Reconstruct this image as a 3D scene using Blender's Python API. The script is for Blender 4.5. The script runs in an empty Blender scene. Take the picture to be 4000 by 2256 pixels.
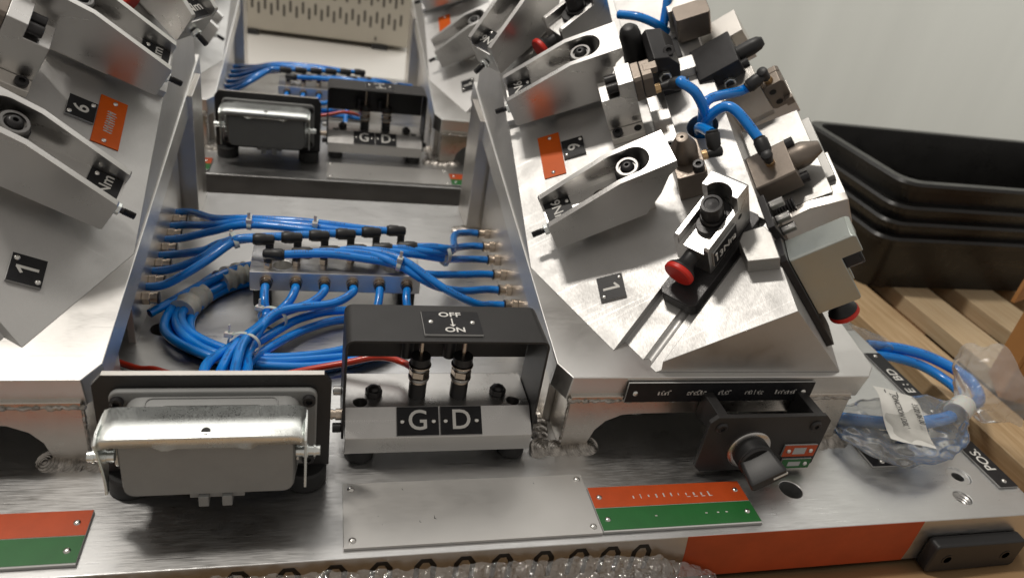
import bpy, bmesh, math, random
from mathutils import Vector as V, Matrix
random.seed(7)
rad = math.radians
CM = 0.01                      # all sizes below are in centimetres
sc = bpy.context.scene
col = sc.collection

# ------------------------------------------------------------------ camera
cd = bpy.data.cameras.new('camera'); cam = bpy.data.objects.new('camera', cd); col.objects.link(cam)
cam.matrix_world = Matrix(((0.967014, -0.025935, -0.253400, 0.0),
                           (-0.203852, 0.517711, -0.830915, -0.27),
                           (0.152738, 0.855162, 0.495347, 0.33),
                           (0, 0, 0, 1)))
cd.sensor_width = 36.0; cd.lens = 26.03; cd.clip_start = 0.01; cd.clip_end = 60
cd.dof.use_dof = True; cd.dof.focus_distance = 0.46; cd.dof.aperture_fstop = 9.0
sc.camera = cam
# ------------------------------------------------------------------ world and lamps
w = bpy.data.worlds.new('World'); sc.world = w; w.use_nodes = True
w.node_tree.nodes['Background'].inputs[0].default_value = (0.92, 0.86, 0.79, 1)
w.node_tree.nodes['Background'].inputs[1].default_value = 0.31
def area(name, loc, target, size, power, colr, sy=None):
    l = bpy.data.lights.new(name, 'AREA'); l.energy = power; l.color = colr
    l.size = size
    if sy: l.shape = 'RECTANGLE'; l.size_y = sy
    o = bpy.data.objects.new(name, l); col.objects.link(o)
    o.location = V(loc); o.rotation_euler = (V(target) - V(loc)).to_track_quat('-Z', 'Y').to_euler()
    return o
area('ceiling_lamp', (-0.76, 0.52, 2.25), (0.12, 0.16, 0), 0.14, 19, (1.0, 0.94, 0.86), 0.34)
area('fill_panel', (0.6, 2.5, 2.6), (0.6, 2.3, 0), 4.4, 31, (1.0, 0.97, 0.92), 2.2)  # added soft fill that brightens reflections in upward faces, not a real fixture
area('light_behind_sheet', (1.5, 2.3, 0.9), (1.35, 1.05, 0.45), 1.6, 15, (1.0, 1.0, 0.97), 1.3)  # added lamp that brightens the hanging sheet from behind
sc.view_settings.view_transform = 'Standard'; sc.view_settings.look = 'None'
sc.view_settings.exposure = 0.36; sc.view_settings.gamma = 1.0
sc.cycles.use_denoising = True
sc.cycles.max_bounces = 8; sc.cycles.transparent_max_bounces = 16
sc.cycles.caustics_reflective = False; sc.cycles.caustics_refractive = False

# ------------------------------------------------------------------ materials
MATS = {}
def mat(name, c, rough=.5, metal=0., coat=0., bump=0., bs=300., stretch=(1, 1, 1), var=0., vs=30., rvar=0.,
        trans=0., smear=0., scratch=0., c2=None, alpha=1., spec=.5, sss=0., aniso=0.):
    m = bpy.data.materials.new(name); m.use_nodes = True; n = m.node_tree.nodes; L = m.node_tree.links
    p = n['Principled BSDF']; I = p.inputs
    I['Base Color'].default_value = (*c, 1); I['Roughness'].default_value = rough; I['Metallic'].default_value = metal
    I['Coat Weight'].default_value = coat; I['Coat Roughness'].default_value = .12
    I['Specular IOR Level'].default_value = spec; I['Transmission Weight'].default_value = trans
    I['Anisotropic'].default_value = aniso
    if sss: I['Subsurface Weight'].default_value = sss; I['Subsurface Scale'].default_value = .004
    if alpha < 1: I['Alpha'].default_value = alpha
    tc = n.new('ShaderNodeTexCoord')
    if bump or rvar:
        mp = n.new('ShaderNodeMapping'); mp.inputs['Scale'].default_value = [s * bs for s in stretch]
        L.new(tc.outputs['Object'], mp.inputs['Vector'])
        nz = n.new('ShaderNodeTexNoise'); nz.inputs['Scale'].default_value = 1; nz.inputs['Detail'].default_value = 4
        L.new(mp.outputs[0], nz.inputs['Vector'])
        if bump:
            b = n.new('ShaderNodeBump'); b.inputs['Strength'].default_value = bump; b.inputs['Distance'].default_value = .0004
            L.new(nz.outputs['Fac'], b.inputs['Height']); L.new(b.outputs[0], I['Normal'])
        if rvar:
            r = n.new('ShaderNodeMapRange'); r.inputs[1].default_value = .3; r.inputs[2].default_value = .7
            r.inputs[3].default_value = max(.02, rough - rvar); r.inputs[4].default_value = min(1, rough + rvar)
            L.new(nz.outputs['Fac'], r.inputs[0])
            if smear:
                n3 = n.new('ShaderNodeTexNoise'); n3.inputs['Scale'].default_value = 38; n3.inputs['Detail'].default_value = 5; n3.inputs['Distortion'].default_value = .8
                L.new(tc.outputs['Object'], n3.inputs['Vector'])
                ma = n.new('ShaderNodeMath'); ma.operation = 'MULTIPLY_ADD'; ma.inputs[1].default_value = smear * 2.2; ma.use_clamp = True
                ad = n.new('ShaderNodeMath'); ad.operation = 'SUBTRACT'; ad.inputs[1].default_value = .5
                L.new(n3.outputs['Fac'], ad.inputs[0]); L.new(ad.outputs[0], ma.inputs[0]); L.new(r.outputs[0], ma.inputs[2]); L.new(ma.outputs[0], I['Roughness'])
            else: L.new(r.outputs[0], I['Roughness'])
    if var or c2:
        n2 = n.new('ShaderNodeTexNoise'); n2.inputs['Scale'].default_value = vs; n2.inputs['Detail'].default_value = 6
        n2.inputs['Roughness'].default_value = .62
        if c2:
            mp2 = n.new('ShaderNodeMapping'); mp2.inputs['Scale'].default_value = stretch
            L.new(tc.outputs['Object'], mp2.inputs['Vector']); L.new(mp2.outputs[0], n2.inputs['Vector'])
        else:
            L.new(tc.outputs['Object'], n2.inputs['Vector'])
        rp = n.new('ShaderNodeValToRGB'); rp.color_ramp.elements[0].position = .32; rp.color_ramp.elements[1].position = .68
        a = c2 if c2 else [x * (1 - var) for x in c]
        b_ = c if c2 else [min(1, x * (1 + var)) for x in c]
        rp.color_ramp.elements[0].color = (*a, 1); rp.color_ramp.elements[1].color = (*b_, 1)
        L.new(n2.outputs['Fac'], rp.inputs[0]); L.new(rp.outputs[0], I['Base Color'])
    if scratch:
        src = I['Roughness'].links[0].from_socket if I['Roughness'].links else None
        for rz, sx_, sy_, th in ((.5, 6, 420, .66), (-.35, 9, 520, .68), (1.35, 5, 380, .69)):
            mp4 = n.new('ShaderNodeMapping'); mp4.inputs['Rotation'].default_value = (0, 0, rz); mp4.inputs['Scale'].default_value = (sx_, sy_, sx_)
            L.new(tc.outputs['Object'], mp4.inputs[0])
            n4 = n.new('ShaderNodeTexNoise'); n4.inputs['Scale'].default_value = 1; n4.inputs['Detail'].default_value = 2; L.new(mp4.outputs[0], n4.inputs['Vector'])
            mr = n.new('ShaderNodeMapRange'); mr.inputs[1].default_value = th; mr.inputs[2].default_value = th + .05; mr.inputs[3].default_value = 0; mr.inputs[4].default_value = -scratch
            L.new(n4.outputs['Fac'], mr.inputs[0])
            ad = n.new('ShaderNodeMath'); ad.operation = 'ADD'; ad.use_clamp = True; L.new(mr.outputs[0], ad.inputs[0])
            if src: L.new(src, ad.inputs[1])
            else: ad.inputs[1].default_value = rough
            src = ad.outputs[0]
        L.new(src, I['Roughness'])
    MATS[name] = m
    return m
mat('alu_slope', (.56, .555, .545), .52, 1, scratch=.07, smear=0.16, bump=.04, bs=2400, stretch=(1, .1, .3), var=.05, vs=12, rvar=.05)
mat('alu', (.62, .61, .595), .34, 1, scratch=.05, smear=0.12, bump=.035, bs=2600, stretch=(1, .08, .3), var=.035, vs=14, rvar=.05)
mat('alu_side', (.66, .63, .59), .37, 1, smear=0.12, bump=.05, bs=2600, stretch=(.06, 1, .9), var=.05, vs=20, rvar=.05)
mat('alu_base', (.64, .64, .635), .38, 1, scratch=.045, smear=.07, bump=.12, bs=1500, stretch=(.06, 1, 1), var=.05, vs=9, rvar=.09)
mat('alu_satin', (.74, .73, .71), .42, 1, scratch=.05, smear=0.12, bump=.05, bs=2600, stretch=(.1, 1, .5), var=.04, vs=12, rvar=.05)
mat('alu_front', (.64, .60, .55), .33, 1, smear=0.12, bump=.05, bs=2200, stretch=(.1, 1, 1), var=.09, vs=20, rvar=.06)
mat('plate_grey', (.58, .57, .55), .40, .6, scratch=.04, smear=0.1, bump=.03, bs=2200, stretch=(.06, 1, 1), var=.04, vs=16, rvar=.04)
mat('weld', (.40, .375, .345), .40, 1, bump=.45, bs=900, var=.4, vs=170, rvar=.15)
mat('brown_steel', (.235, .20, .17), .42, .75, bump=.12, bs=900, stretch=(.15, 1, 1), var=.10, vs=40, rvar=.08)
mat('black_oxide', (.028, .027, .028), .38, .3, bump=.12, bs=1500, var=.2, vs=90, rvar=.1)
mat('black_paint', (.022, .021, .021), .46, 0, bump=.35, bs=1600, var=.15, vs=60)
mat('black_plastic', (.018, .018, .019), .44, 0, bump=.05, bs=900)
mat('black_rubber', (.014, .014, .014), .62, 0, bump=.15, bs=900)
mat('laminate_black', (.016, .016, .018), .42, 0, spec=.25, bump=.05, bs=1200, var=.2, vs=200)
mat('laminate_core', (.52, .52, .51), .5, 0, bump=.1, bs=900)
mat('white_ink', (.78, .77, .73), .55)
mat('faded_ink', (.55, .53, .50), .6, var=.4, vs=700)
mat('orange_laminate', (.78, .13, .012), .45, 0, spec=.25, var=.05, vs=120)
mat('red_laminate', (.52, .072, .012), .42, 0, var=.08, vs=90, bump=.05, bs=900)
mat('green_laminate', (.018, .135, .030), .42, 0, var=.08, vs=90, bump=.05, bs=900)
mat('orange_paint', (.40, .060, .014), .52, 0, bump=.15, bs=900, var=.12, vs=40)
mat('rivet', (.74, .73, .70), .24, 1, var=.1, vs=300)
mat('zinc', (.84, .87, .85), .34, 1, bump=.03, bs=1600, var=.05, vs=160, rvar=.08, smear=.1)
mat('nickel', (.62, .53, .44), .24, 1, var=.12, vs=250)
mat('brass', (.66, .45, .24), .26, 1, var=.1, vs=250)
mat('dark_steel', (.20, .195, .19), .36, 1, bump=.05, bs=1500, rvar=.06)
mat('alu_grey', (.47, .50, .475), .40, 1, bump=.05, bs=2400, stretch=(.08, 1, 1), var=.04, vs=25, rvar=.06, smear=.08)
mat('alu_dull', (.40, .395, .38), .46, 1, bump=.05, bs=2400, stretch=(.08, 1, 1), var=.06, vs=25, rvar=.06, smear=.1)
mat('steel', (.50, .50, .49), .3, 1, bump=.1, bs=900)
mat('blue_hose', (.004, .25, .78), .22, 0, coat=.35, var=.06, vs=60, sss=.25)
mat('hose_print', (.01, .05, .22), .5)
mat('red_cable', (.58, .040, .014), .35, 0, coat=.2)
mat('red_plastic', (.68, .026, .014), .45, 0, bump=.05, bs=900)
mat('grey_housing', (.275, .28, .275), .48, 0, bump=.25, bs=1500, var=.05, vs=60)
mat('nylon', (.66, .66, .62), .4, 0, sss=.3)
mat('tape', (.60, .58, .51), .55, 0, bump=.3, bs=250, var=.12, vs=140, sss=.2)
mat('paper', (.74, .73, .69), .7, 0, bump=.1, bs=200, var=.04, vs=80)
mat('ink', (.06, .06, .06), .7)
mat('cardboard', (.44, .275, .135), .75, 0, bump=.25, bs=500, stretch=(.15, 1, 1), c2=(.37, .225, .105), vs=18)
mat('carton', (.46, .22, .070), .7, 0, bump=.2, bs=400, c2=(.40, .185, .055), vs=12)
mat('wood', (.74, .59, .385), .62, 0, bump=.35, bs=60, stretch=(9, .5, 9), c2=(.63, .46, .27), vs=26)
mat('wood_warm', (.67, .50, .30), .62, 0, bump=.35, bs=60, stretch=(8, .45, 8), c2=(.47, .31, .16), vs=31)
mat('wood_dark', (.30, .17, .085), .7, 0, bump=.4, bs=60, stretch=(.6, 9, 9), c2=(.20, .11, .05), vs=24)
mat('crate_plastic', (.012, .0116, .011), .35, 0, bump=.22, bs=700, var=.35, vs=22, rvar=.08, smear=.14, scratch=.12)
mat('beige_metal', (.50, .46, .385), .5, 0, bump=.06, bs=600, var=.04, vs=14)
mat('dark_slot', (.10, .09, .075), .7)
mat('white_panel', (.72, .70, .66), .5, 0, var=.03, vs=8)
mat('dark_hole', (.02, .02, .02), .6, .4)
mat('stencil_black', (.012, .011, .010), .55)
mat('dark_floor', (.10, .075, .055), .7, var=.2, vs=8)
def film(name, tint, gloss, milk, ns=260, ior=1.5, extra=0., bst=.4):
    m = bpy.data.materials.new(name); m.use_nodes = True; n = m.node_tree.nodes; L = m.node_tree.links
    n.remove(n['Principled BSDF']); out = n['Material Output']
    tr = n.new('ShaderNodeBsdfTransparent'); tr.inputs[0].default_value = (*tint, 1)
    gl = n.new('ShaderNodeBsdfGlossy'); gl.inputs['Roughness'].default_value = gloss; gl.inputs['Color'].default_value = (1, 1, 1, 1)
    df = n.new('ShaderNodeBsdfTranslucent'); df.inputs[0].default_value = (.75, .74, .71, 1)
    d2 = n.new('ShaderNodeBsdfDiffuse'); d2.inputs[0].default_value = (.75, .74, .71, 1)
    ad = n.new('ShaderNodeMixShader'); ad.inputs[0].default_value = .5
    L.new(df.outputs[0], ad.inputs[1]); L.new(d2.outputs[0], ad.inputs[2])
    m1 = n.new('ShaderNodeMixShader'); m1.inputs[0].default_value = milk
    L.new(tr.outputs[0], m1.inputs[1]); L.new(ad.outputs[0], m1.inputs[2])
    fr = n.new('ShaderNodeFresnel'); fr.inputs[0].default_value = ior
    tcn = n.new('ShaderNodeTexCoord'); nz = n.new('ShaderNodeTexNoise'); nz.inputs['Scale'].default_value = ns; nz.inputs['Detail'].default_value = 2
    bp = n.new('ShaderNodeBump'); bp.inputs['Strength'].default_value = bst; bp.inputs['Distance'].default_value = .0012
    L.new(tcn.outputs['Object'], nz.inputs['Vector']); L.new(nz.outputs['Fac'], bp.inputs['Height'])
    L.new(bp.outputs[0], gl.inputs['Normal']); L.new(bp.outputs[0], fr.inputs['Normal'])
    m2 = n.new('ShaderNodeMixShader'); am = n.new('ShaderNodeMath'); am.operation = 'ADD'; am.inputs[1].default_value = extra; am.use_clamp = True
    L.new(fr.outputs[0], am.inputs[0]); L.new(am.outputs[0], m2.inputs[0]); L.new(m1.outputs[0], m2.inputs[1]); L.new(gl.outputs[0], m2.inputs[2])
    L.new(m2.outputs[0], out.inputs['Surface']); MATS[name] = m
def sheet_mat(name, c, tr):
    m = bpy.data.materials.new(name); m.use_nodes = True; n = m.node_tree.nodes; L = m.node_tree.links
    n.remove(n['Principled BSDF']); out = n['Material Output']
    tcn = n.new('ShaderNodeTexCoord'); mp = n.new('ShaderNodeMapping'); mp.inputs['Scale'].default_value = (6, 6, .6)
    nz = n.new('ShaderNodeTexNoise'); nz.inputs['Scale'].default_value = 2; nz.inputs['Detail'].default_value = 4
    L.new(tcn.outputs['Object'], mp.inputs[0]); L.new(mp.outputs[0], nz.inputs['Vector'])
    rp = n.new('ShaderNodeValToRGB'); rp.color_ramp.elements[0].color = (*[x * .86 for x in c], 1); rp.color_ramp.elements[1].color = (*c, 1)
    L.new(nz.outputs['Fac'], rp.inputs[0])
    a = n.new('ShaderNodeBsdfDiffuse'); b = n.new('ShaderNodeBsdfTranslucent'); x = n.new('ShaderNodeMixShader'); x.inputs[0].default_value = tr
    L.new(rp.outputs[0], a.inputs[0]); L.new(rp.outputs[0], b.inputs[0]); L.new(a.outputs[0], x.inputs[1]); L.new(b.outputs[0], x.inputs[2])
    L.new(x.outputs[0], out.inputs['Surface']); MATS[name] = m
sheet_mat('curtain', (.72, .73, .68), .55)
film('bubble_film', (.99, .985, .975), .09, .20, 420, 1.5, .12, .9)
film('neck_film', (.98, .98, .975), .22, .42, 70, 1.3)
film('bag_film', (.98, .98, .975), .24, .24, 70, 1.22)

# ------------------------------------------------------------------ frames and mesh builder
class Fr:
    def __init__(s, o=(0, 0, 0), x=(1, 0, 0), y=(0, 1, 0), z=(0, 0, 1), mir=False):
        s.o, s.x, s.y, s.z, s.mir = V(o), V(x), V(y), V(z), mir
    def raw(s, p): return s.o + s.x * p[0] + s.y * p[1] + s.z * p[2]
    def __call__(s, p):
        q = s.raw(p)
        return V((2 * MX - q.x, q.y, q.z)) if s.mir else q
    def d(s, v): return s.x * v[0] + s.y * v[1] + s.z * v[2]
    def sub(s, o, x=(1, 0, 0), y=(0, 1, 0), z=(0, 0, 1)):
        return Fr(s.raw(o), s.d(x), s.d(y), s.d(z), s.mir)
    def rot(s, o, a):
        c, k = math.cos(rad(a)), math.sin(rad(a))
        return s.sub(o, (c, k, 0), (-k, c, 0))
    def flip(s): return (s.x.cross(s.y).dot(s.z) < 0) != s.mir
    def m(s): return Fr(s.o, s.x, s.y, s.z, not s.mir)
MX = 1.77                      # the fixture is mirrored about this x
W = Fr()
th = math.atan(.18)
PL = Fr((0, 7.8, 5.9), (1, 0, 0), (0, math.cos(th), math.sin(th)), (0, -math.sin(th), math.cos(th)))
SX, SU, RX = .607, .293, .92
_nL = V((-SX, -SU, 1)).normalized(); _e2 = V((0, 1, SU)).normalized(); _e1 = _e2.cross(_nL)
SL = PL.sub((29.2, .45, 5.65), _e1, _e2, _nL)          # inner slope of the ridge block
_nR = V((RX, -SU, 1)).normalized(); _f1 = _e2.cross(_nR)
if _f1.x < 0: _f1 = -_f1
SR = PL.sub((29.2, .45, 5.65), _f1, _e2, _nR)          # outer slope of the ridge block

LOC = {}
def root_loc(p):
    while p.parent: p = p.parent
    return LOC[p.name]
class MB:
    def __init__(s, fr=W): s.v, s.f, s.fr = [], [], fr
    def add(s, vs, fs):
        b = len(s.v); s.v += [tuple(q) for q in vs]; s.f += [tuple(i + b for i in f) for f in fs]; return s
    def box(s, x0, x1, y0, y1, z0, z1):
        return s.add([(x0, y0, z0), (x1, y0, z0), (x1, y1, z0), (x0, y1, z0), (x0, y0, z1), (x1, y0, z1), (x1, y1, z1), (x0, y1, z1)],
                     [(3, 2, 1, 0), (4, 5, 6, 7), (0, 1, 5, 4), (1, 2, 6, 5), (2, 3, 7, 6), (3, 0, 4, 7)])
    def prism(s, poly, a, b, ax='z'):
        """polygon in the plane across ax (xy / xz / yz), pushed from a to b along ax"""
        ar = sum(poly[i][0] * poly[(i + 1) % len(poly)][1] - poly[(i + 1) % len(poly)][0] * poly[i][1] for i in range(len(poly)))
        if ar < 0: poly = poly[::-1]
        if ax == 'y': a, b = b, a
        g = {'z': lambda p, h: (p[0], p[1], h), 'y': lambda p, h: (p[0], h, p[1]), 'x': lambda p, h: (h, p[0], p[1])}[ax]
        n = len(poly)
        return s.add([g(p, a) for p in poly] + [g(p, b) for p in poly],
                     [tuple(range(n - 1, -1, -1)), tuple(range(n, 2 * n))] + [(i, (i + 1) % n, n + (i + 1) % n, n + i) for i in range(n)])
    def rings(s, rings, cap=True, close=False):
        n = len(rings[0]); b = []; fs = []
        for r in rings: b += r
        for k in range(len(rings) - (0 if close else 1)):
            k2 = (k + 1) % len(rings)
            for i in range(n): fs.append((k * n + i, k * n + (i + 1) % n, k2 * n + (i + 1) % n, k2 * n + i))
        if cap and not close: fs += [tuple(range(n - 1, -1, -1)), tuple((len(rings) - 1) * n + i for i in range(n))]
        return s.add(b, fs)
    def lathe(s, p, axis, prof, n=20, ph=0.):
        """prof = (distance along axis, radius) pairs"""
        p, a = V(p), V(axis).normalized(); u = a.orthogonal().normalized(); w_ = a.cross(u)
        return s.rings([[p + a * d + (u * math.cos(ph + i * math.tau / n) + w_ * math.sin(ph + i * math.tau / n)) * max(r, 1e-4) for i in range(n)] for d, r in prof])
    def cyl(s, p0, p1, r0, r1=None, n=20, ph=0.):
        ax = V(p1) - V(p0)
        return s.lathe(p0, ax, [(0, r0), (ax.length, r0 if r1 is None else r1)], n, ph)
    def dome(s, p, axis, r, h, n=14):
        return s.lathe(p, axis, [(0, r)] + [(h * math.sin(t), r * math.cos(t)) for t in (.35, .7, 1.05, 1.35)], n)
    def sweep(s, pts, r, n=10, rf=None, smooth=6):
        pts = [V(p) for p in pts]
        q = catmull(pts, smooth) if smooth > 1 else pts
        T = [(q[min(i + 1, len(q) - 1)] - q[max(i - 1, 0)]).normalized() for i in range(len(q))]
        u = T[0].orthogonal().normalized(); rg = []
        for i, c in enumerate(q):
            u = (u - T[i] * u.dot(T[i])).normalized(); w_ = T[i].cross(u)
            rr = r if rf is None else r * rf(i / (len(q) - 1))
            rg.append([c + (u * math.cos(k * math.tau / n) + w_ * math.sin(k * math.tau / n)) * rr for k in range(n)])
        return s.rings(rg)
    def build(s, name, m, parent=None, bev=0., smooth=False, seg=2, loc=None):
        flip = s.fr.flip()
        L = root_loc(parent) if parent else (V(loc) if loc is not None else V((0, 0, 0)))
        me = bpy.data.meshes.new(name)
        me.from_pydata([(s.fr(q) - L) * CM for q in s.v], [], [f[::-1] if flip else f for f in s.f]); me.update()
        me.materials.append(MATS[m])
        me.shade_smooth() if (smooth or bev) else None
        if smooth or bev: me.set_sharp_from_angle(angle=rad(32))
        o = bpy.data.objects.new(name, me); col.objects.link(o)
        if parent: o.parent = parent
        else: o.location = L * CM; LOC[o.name] = L
        if bev:
            b = o.modifiers.new('bevel', 'BEVEL'); b.width = bev * CM; b.segments = seg; b.limit_method = 'ANGLE'; b.angle_limit = rad(40)
            b.harden_normals = True
        return o
def catmull(p, k):
    out = []
    for i in range(len(p) - 1):
        a, b, c, d = p[max(i - 1, 0)], p[i], p[i + 1], p[min(i + 2, len(p) - 1)]
        for j in range(k):
            t = j / k
            out.append(.5 * ((2 * b) + (c - a) * t + (2 * a - 5 * b + 4 * c - d) * t * t + (3 * b - a - 3 * c + d) * t ** 3))
    return out + [p[-1]]
def cut(A, cutters):
    obs = []
    for b in [A] + cutters:
        me = bpy.data.meshes.new('t'); me.from_pydata(b.v, [], b.f); me.update()
        bm = bmesh.new(); bm.from_mesh(me); bmesh.ops.recalc_face_normals(bm, faces=bm.faces); bm.to_mesh(me); bm.free()
        o = bpy.data.objects.new('t', me); col.objects.link(o); obs.append(o)
    for o in obs[1:]:
        md = obs[0].modifiers.new('b', 'BOOLEAN'); md.operation = 'DIFFERENCE'; md.object = o; md.solver = 'EXACT'
    ev = obs[0].evaluated_get(bpy.context.evaluated_depsgraph_get())
    me = bpy.data.meshes.new_from_object(ev)
    R = MB(A.fr); R.v = [tuple(x.co) for x in me.vertices]; R.f = [tuple(p.vertices) for p in me.polygons]
    for o in obs: bpy.data.objects.remove(o)
    return R
def txt(fr, s_, size, x=0, y=0, z=0, ext=.012, bold=0., sx=1.):
    """flat lettering in the xy plane of fr, centred at x, y"""
    c = bpy.data.curves.new('t', 'FONT'); c.body = s_; c.size = size; c.align_x = 'CENTER'; c.align_y = 'CENTER'
    c.extrude = ext; c.offset = bold; c.resolution_u = 4
    o = bpy.data.objects.new('t', c); col.objects.link(o)
    ev = o.evaluated_get(bpy.context.evaluated_depsgraph_get()); me = bpy.data.meshes.new_from_object(ev)
    R = MB(fr); R.v = [(q.co.x * sx + x, q.co.y + y, q.co.z + z) for q in me.vertices]; R.f = [tuple(p.vertices) for p in me.polygons]
    bpy.data.objects.remove(o)
    return R
def thing(name, label, cat, loc=(0, 0, 0), group=None):
    o = bpy.data.objects.new(name, None); col.objects.link(o); o.empty_display_size = .01
    o.location = V(loc) * CM; LOC[o.name] = V(loc)
    return tag(o, label, cat, group)
def tag(o, label, cat, group=None):
    o['label'] = label; o['category'] = cat
    if group: o['group'] = group
    return o
def struct(o, kind='structure'): o['kind'] = kind; return o
def dup(root, off, label, group=None, keep=None):
    def cp(o, par):
        c = o.copy(); col.objects.link(c); c.parent = par
        for ch in list(o.children):
            if keep is None or keep(ch): cp(ch, c)
        return c
    r = cp(root, None); r.location = root.location + V(off) * CM; r['label'] = label
    LOC[r.name] = LOC[root.name] + V(off)
    if group: r['group'] = group
    return r
def rrect(x0, x1, y0, y1, r, k=5):
    P = []
    for cx, cy, a in ((x1 - r, y1 - r, 0), (x0 + r, y1 - r, 90), (x0 + r, y0 + r, 180), (x1 - r, y0 + r, 270)):
        for i in range(k + 1): P.append((cx + r * math.cos(rad(a + 90 * i / k)), cy + r * math.sin(rad(a + 90 * i / k))))
    return P
def crect(x0, x1, y0, y1, c):
    return [(x0 + c, y0), (x1 - c, y0), (x1, y0 + c), (x1, y1 - c), (x1 - c, y1), (x0 + c, y1), (x0, y1 - c), (x0, y0 + c)]
def socket(t, fr, p, ax, r, h, m='black_oxide', name='screw'):
    """socket head cap screw standing at p along ax"""
    p, a = V(p), V(ax).normalized()
    o = MB(fr).lathe(p, a, [(0, r), (h - .08 * r, r), (h, r * .9), (h, r * .5), (h - .5 * r, r * .5)], 20).build(name, m, t, smooth=True)
    MB(fr).lathe(p + a * (h - .45 * r), a, [(0, r * .48), (.02, r * .48)], 6).build('hex_socket', 'dark_hole', o)
    return o

# ================================================================== ground and background
struct(MB().box(-160, 210, -70, 330, -16, -15).build('floor', 'dark_floor'))
card = MB()
N = 28
vs, fs = [], []
for j in range(7):
    for i in range(N + 1):
        x = -60 + 130 * i / N; y = -24 + 24.9 * j / 6
        vs.append((x, y, -4.06 + .12 * math.sin(x * .16 + y * .1) + .05 * math.sin(x * .7) - (.5 if j == 0 else 0)))
for j in range(6):
    for i in range(N): a_ = j * (N + 1) + i; fs.append((a_, a_ + 1, a_ + N + 2, a_ + N + 1))
card.add(vs, fs)
o = card.build('cardboard_sheet', 'cardboard', smooth=True)
md = o.modifiers.new('thick', 'SOLIDIFY'); md.thickness = .35 * CM; md.offset = -1
tag(o, 'brown cardboard sheet lying on the pallet in front of the fixture', 'cardboard')

# pallet under everything on the right
pt = thing('wooden_pallet', 'pale wooden pallet under the fixture and the black trays', 'pallet', (66, 20, -14.5))
bx = 49.6
for i, (wd, gap) in enumerate(((5.3, 3.1), (5.8, 3.5), (5.2, 3.8), (6.0, 3.3), (5.4, 3.6), (5.8, 3.4), (5.5, 3.4), (5.8, 3))):
    b = MB(Fr((0, 0, 0)))
    j = random.uniform(-.25, .25)
    b.box(bx, bx + wd, -3.0 + j, 66, -6.1, -4.15 + random.uniform(-.06, .06))
    b.build('plank', ('wood', 'wood_warm')[i % 3 == 1], pt, bev=.12)
    bx += wd + gap
for yy in (4, 31, 58):
    MB().box(44, 122, yy, yy + 9, -14.5, -6.12).build('stringer', 'wood_dark', pt, bev=.1)

# stacked black trays
def tray(z0, z1, label, deep=False):
    t = thing('plastic_tray', label, 'tray', (76, 47, z0), 'nested black trays on the pallet')
    out = rrect(61.2, 108, 36.6, 57.5, 2.2, 4)
    def ring(off, z): return [(x + (off if x < 80 else -off), y + (off if y < 47 else -off), z) for x, y in out]
    wall = [ring(1.6, z0), ring(.45, z1 - .9)]
    b = MB().rings([ring(1.5, z0), ring(.5, z1 - .2), ring(.9, z1 - .2), ring(1.9, z0 + .4)], cap=False, close=True)
    b.build('wall', 'crate_plastic', t, smooth=True)
    MB().rings([ring(0, z1 - .95), ring(-.12, z1 - .3), ring(.1, z1), ring(1.0, z1), ring(1.05, z1 - .25), ring(.35, z1 - .35), ring(.3, z1 - .95)], cap=False, close=True).build('rim', 'crate_plastic', t, smooth=True)
    n = len(out)
    MB().add([(p[0], p[1], z0 + .2) for p in ring(1.6, 0)], [tuple(range(n))]).build('bottom', 'crate_plastic', t)
tray(-4.1, 3.1, 'bottom tray of the black plastic stack, its wall showing down to the pallet')
tray(-2.1, 5.05, 'third tray from the top of the black plastic stack')
tray(-.2, 7.0, 'second tray from the top of the black plastic stack')
tray(2.0, 9.7, 'top tray of the black plastic stack, open and empty')

# hanging sheet behind
vs, fs = [], []
n = 90
for i in range(n + 1):
    x = 36 + 190 * i / n
    dy = 1.5 * math.sin(x * .055) + .45 * math.sin(x * .21 + 1) + .12 * math.sin(x * .63)
    for k, zz in enumerate((-12, 30, 75, 130)): vs.append((x, 118 + dy * (1 - .12 * k) + (x - 36) * -.12, zz))
for i in range(n):
    for k in range(3): fs.append((i * 4 + k, i * 4 + 4 + k, i * 4 + 5 + k, i * 4 + 1 + k))
o = MB().add(vs, fs).build('hanging_sheet', 'curtain', smooth=True)
tag(o, 'pale grey-green plastic sheet hanging behind the black trays', 'curtain')

# white bench and slotted cabinet far behind
struct(MB().box(-60, 34, 108, 176, -9, -5.2).build('bench_top', 'white_panel', bev=.3))
cb = thing('slotted_cabinet', 'beige metal cabinet with rows of vent slots behind the rear fixture', 'cabinet', (-2, 150, -5.2))
fb = Fr((0, 134, -4.2)).rot((0, 0, 0), -4.0)
MB(fb).box(-17, 17.2, 0, 30, 0, 34).build('body', 'beige_metal', cb, bev=.3)
for r in range(6):
    for i in range(26):
        x = -15.6 + i * 1.22; zz = 3.2 + r * 4.3 + (.95 if i % 2 else 0)
        MB(fb).prism(rrect(x, x + .48, zz, zz + 2.3, .2, 2), -.05, .25, 'y').build('vent_slot', 'dark_slot', cb)
for x in (-16.3, 9.5):
    MB(fb).box(x, x + 3.2, -.4, .3, -.9, -.02).build('foot', 'black_plastic', cb, bev=.05)
    MB(fb).box(x + .5, x + .9, -.12, .1, .8, 1.5).build('latch', 'dark_slot', cb, bev=.05)

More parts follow.
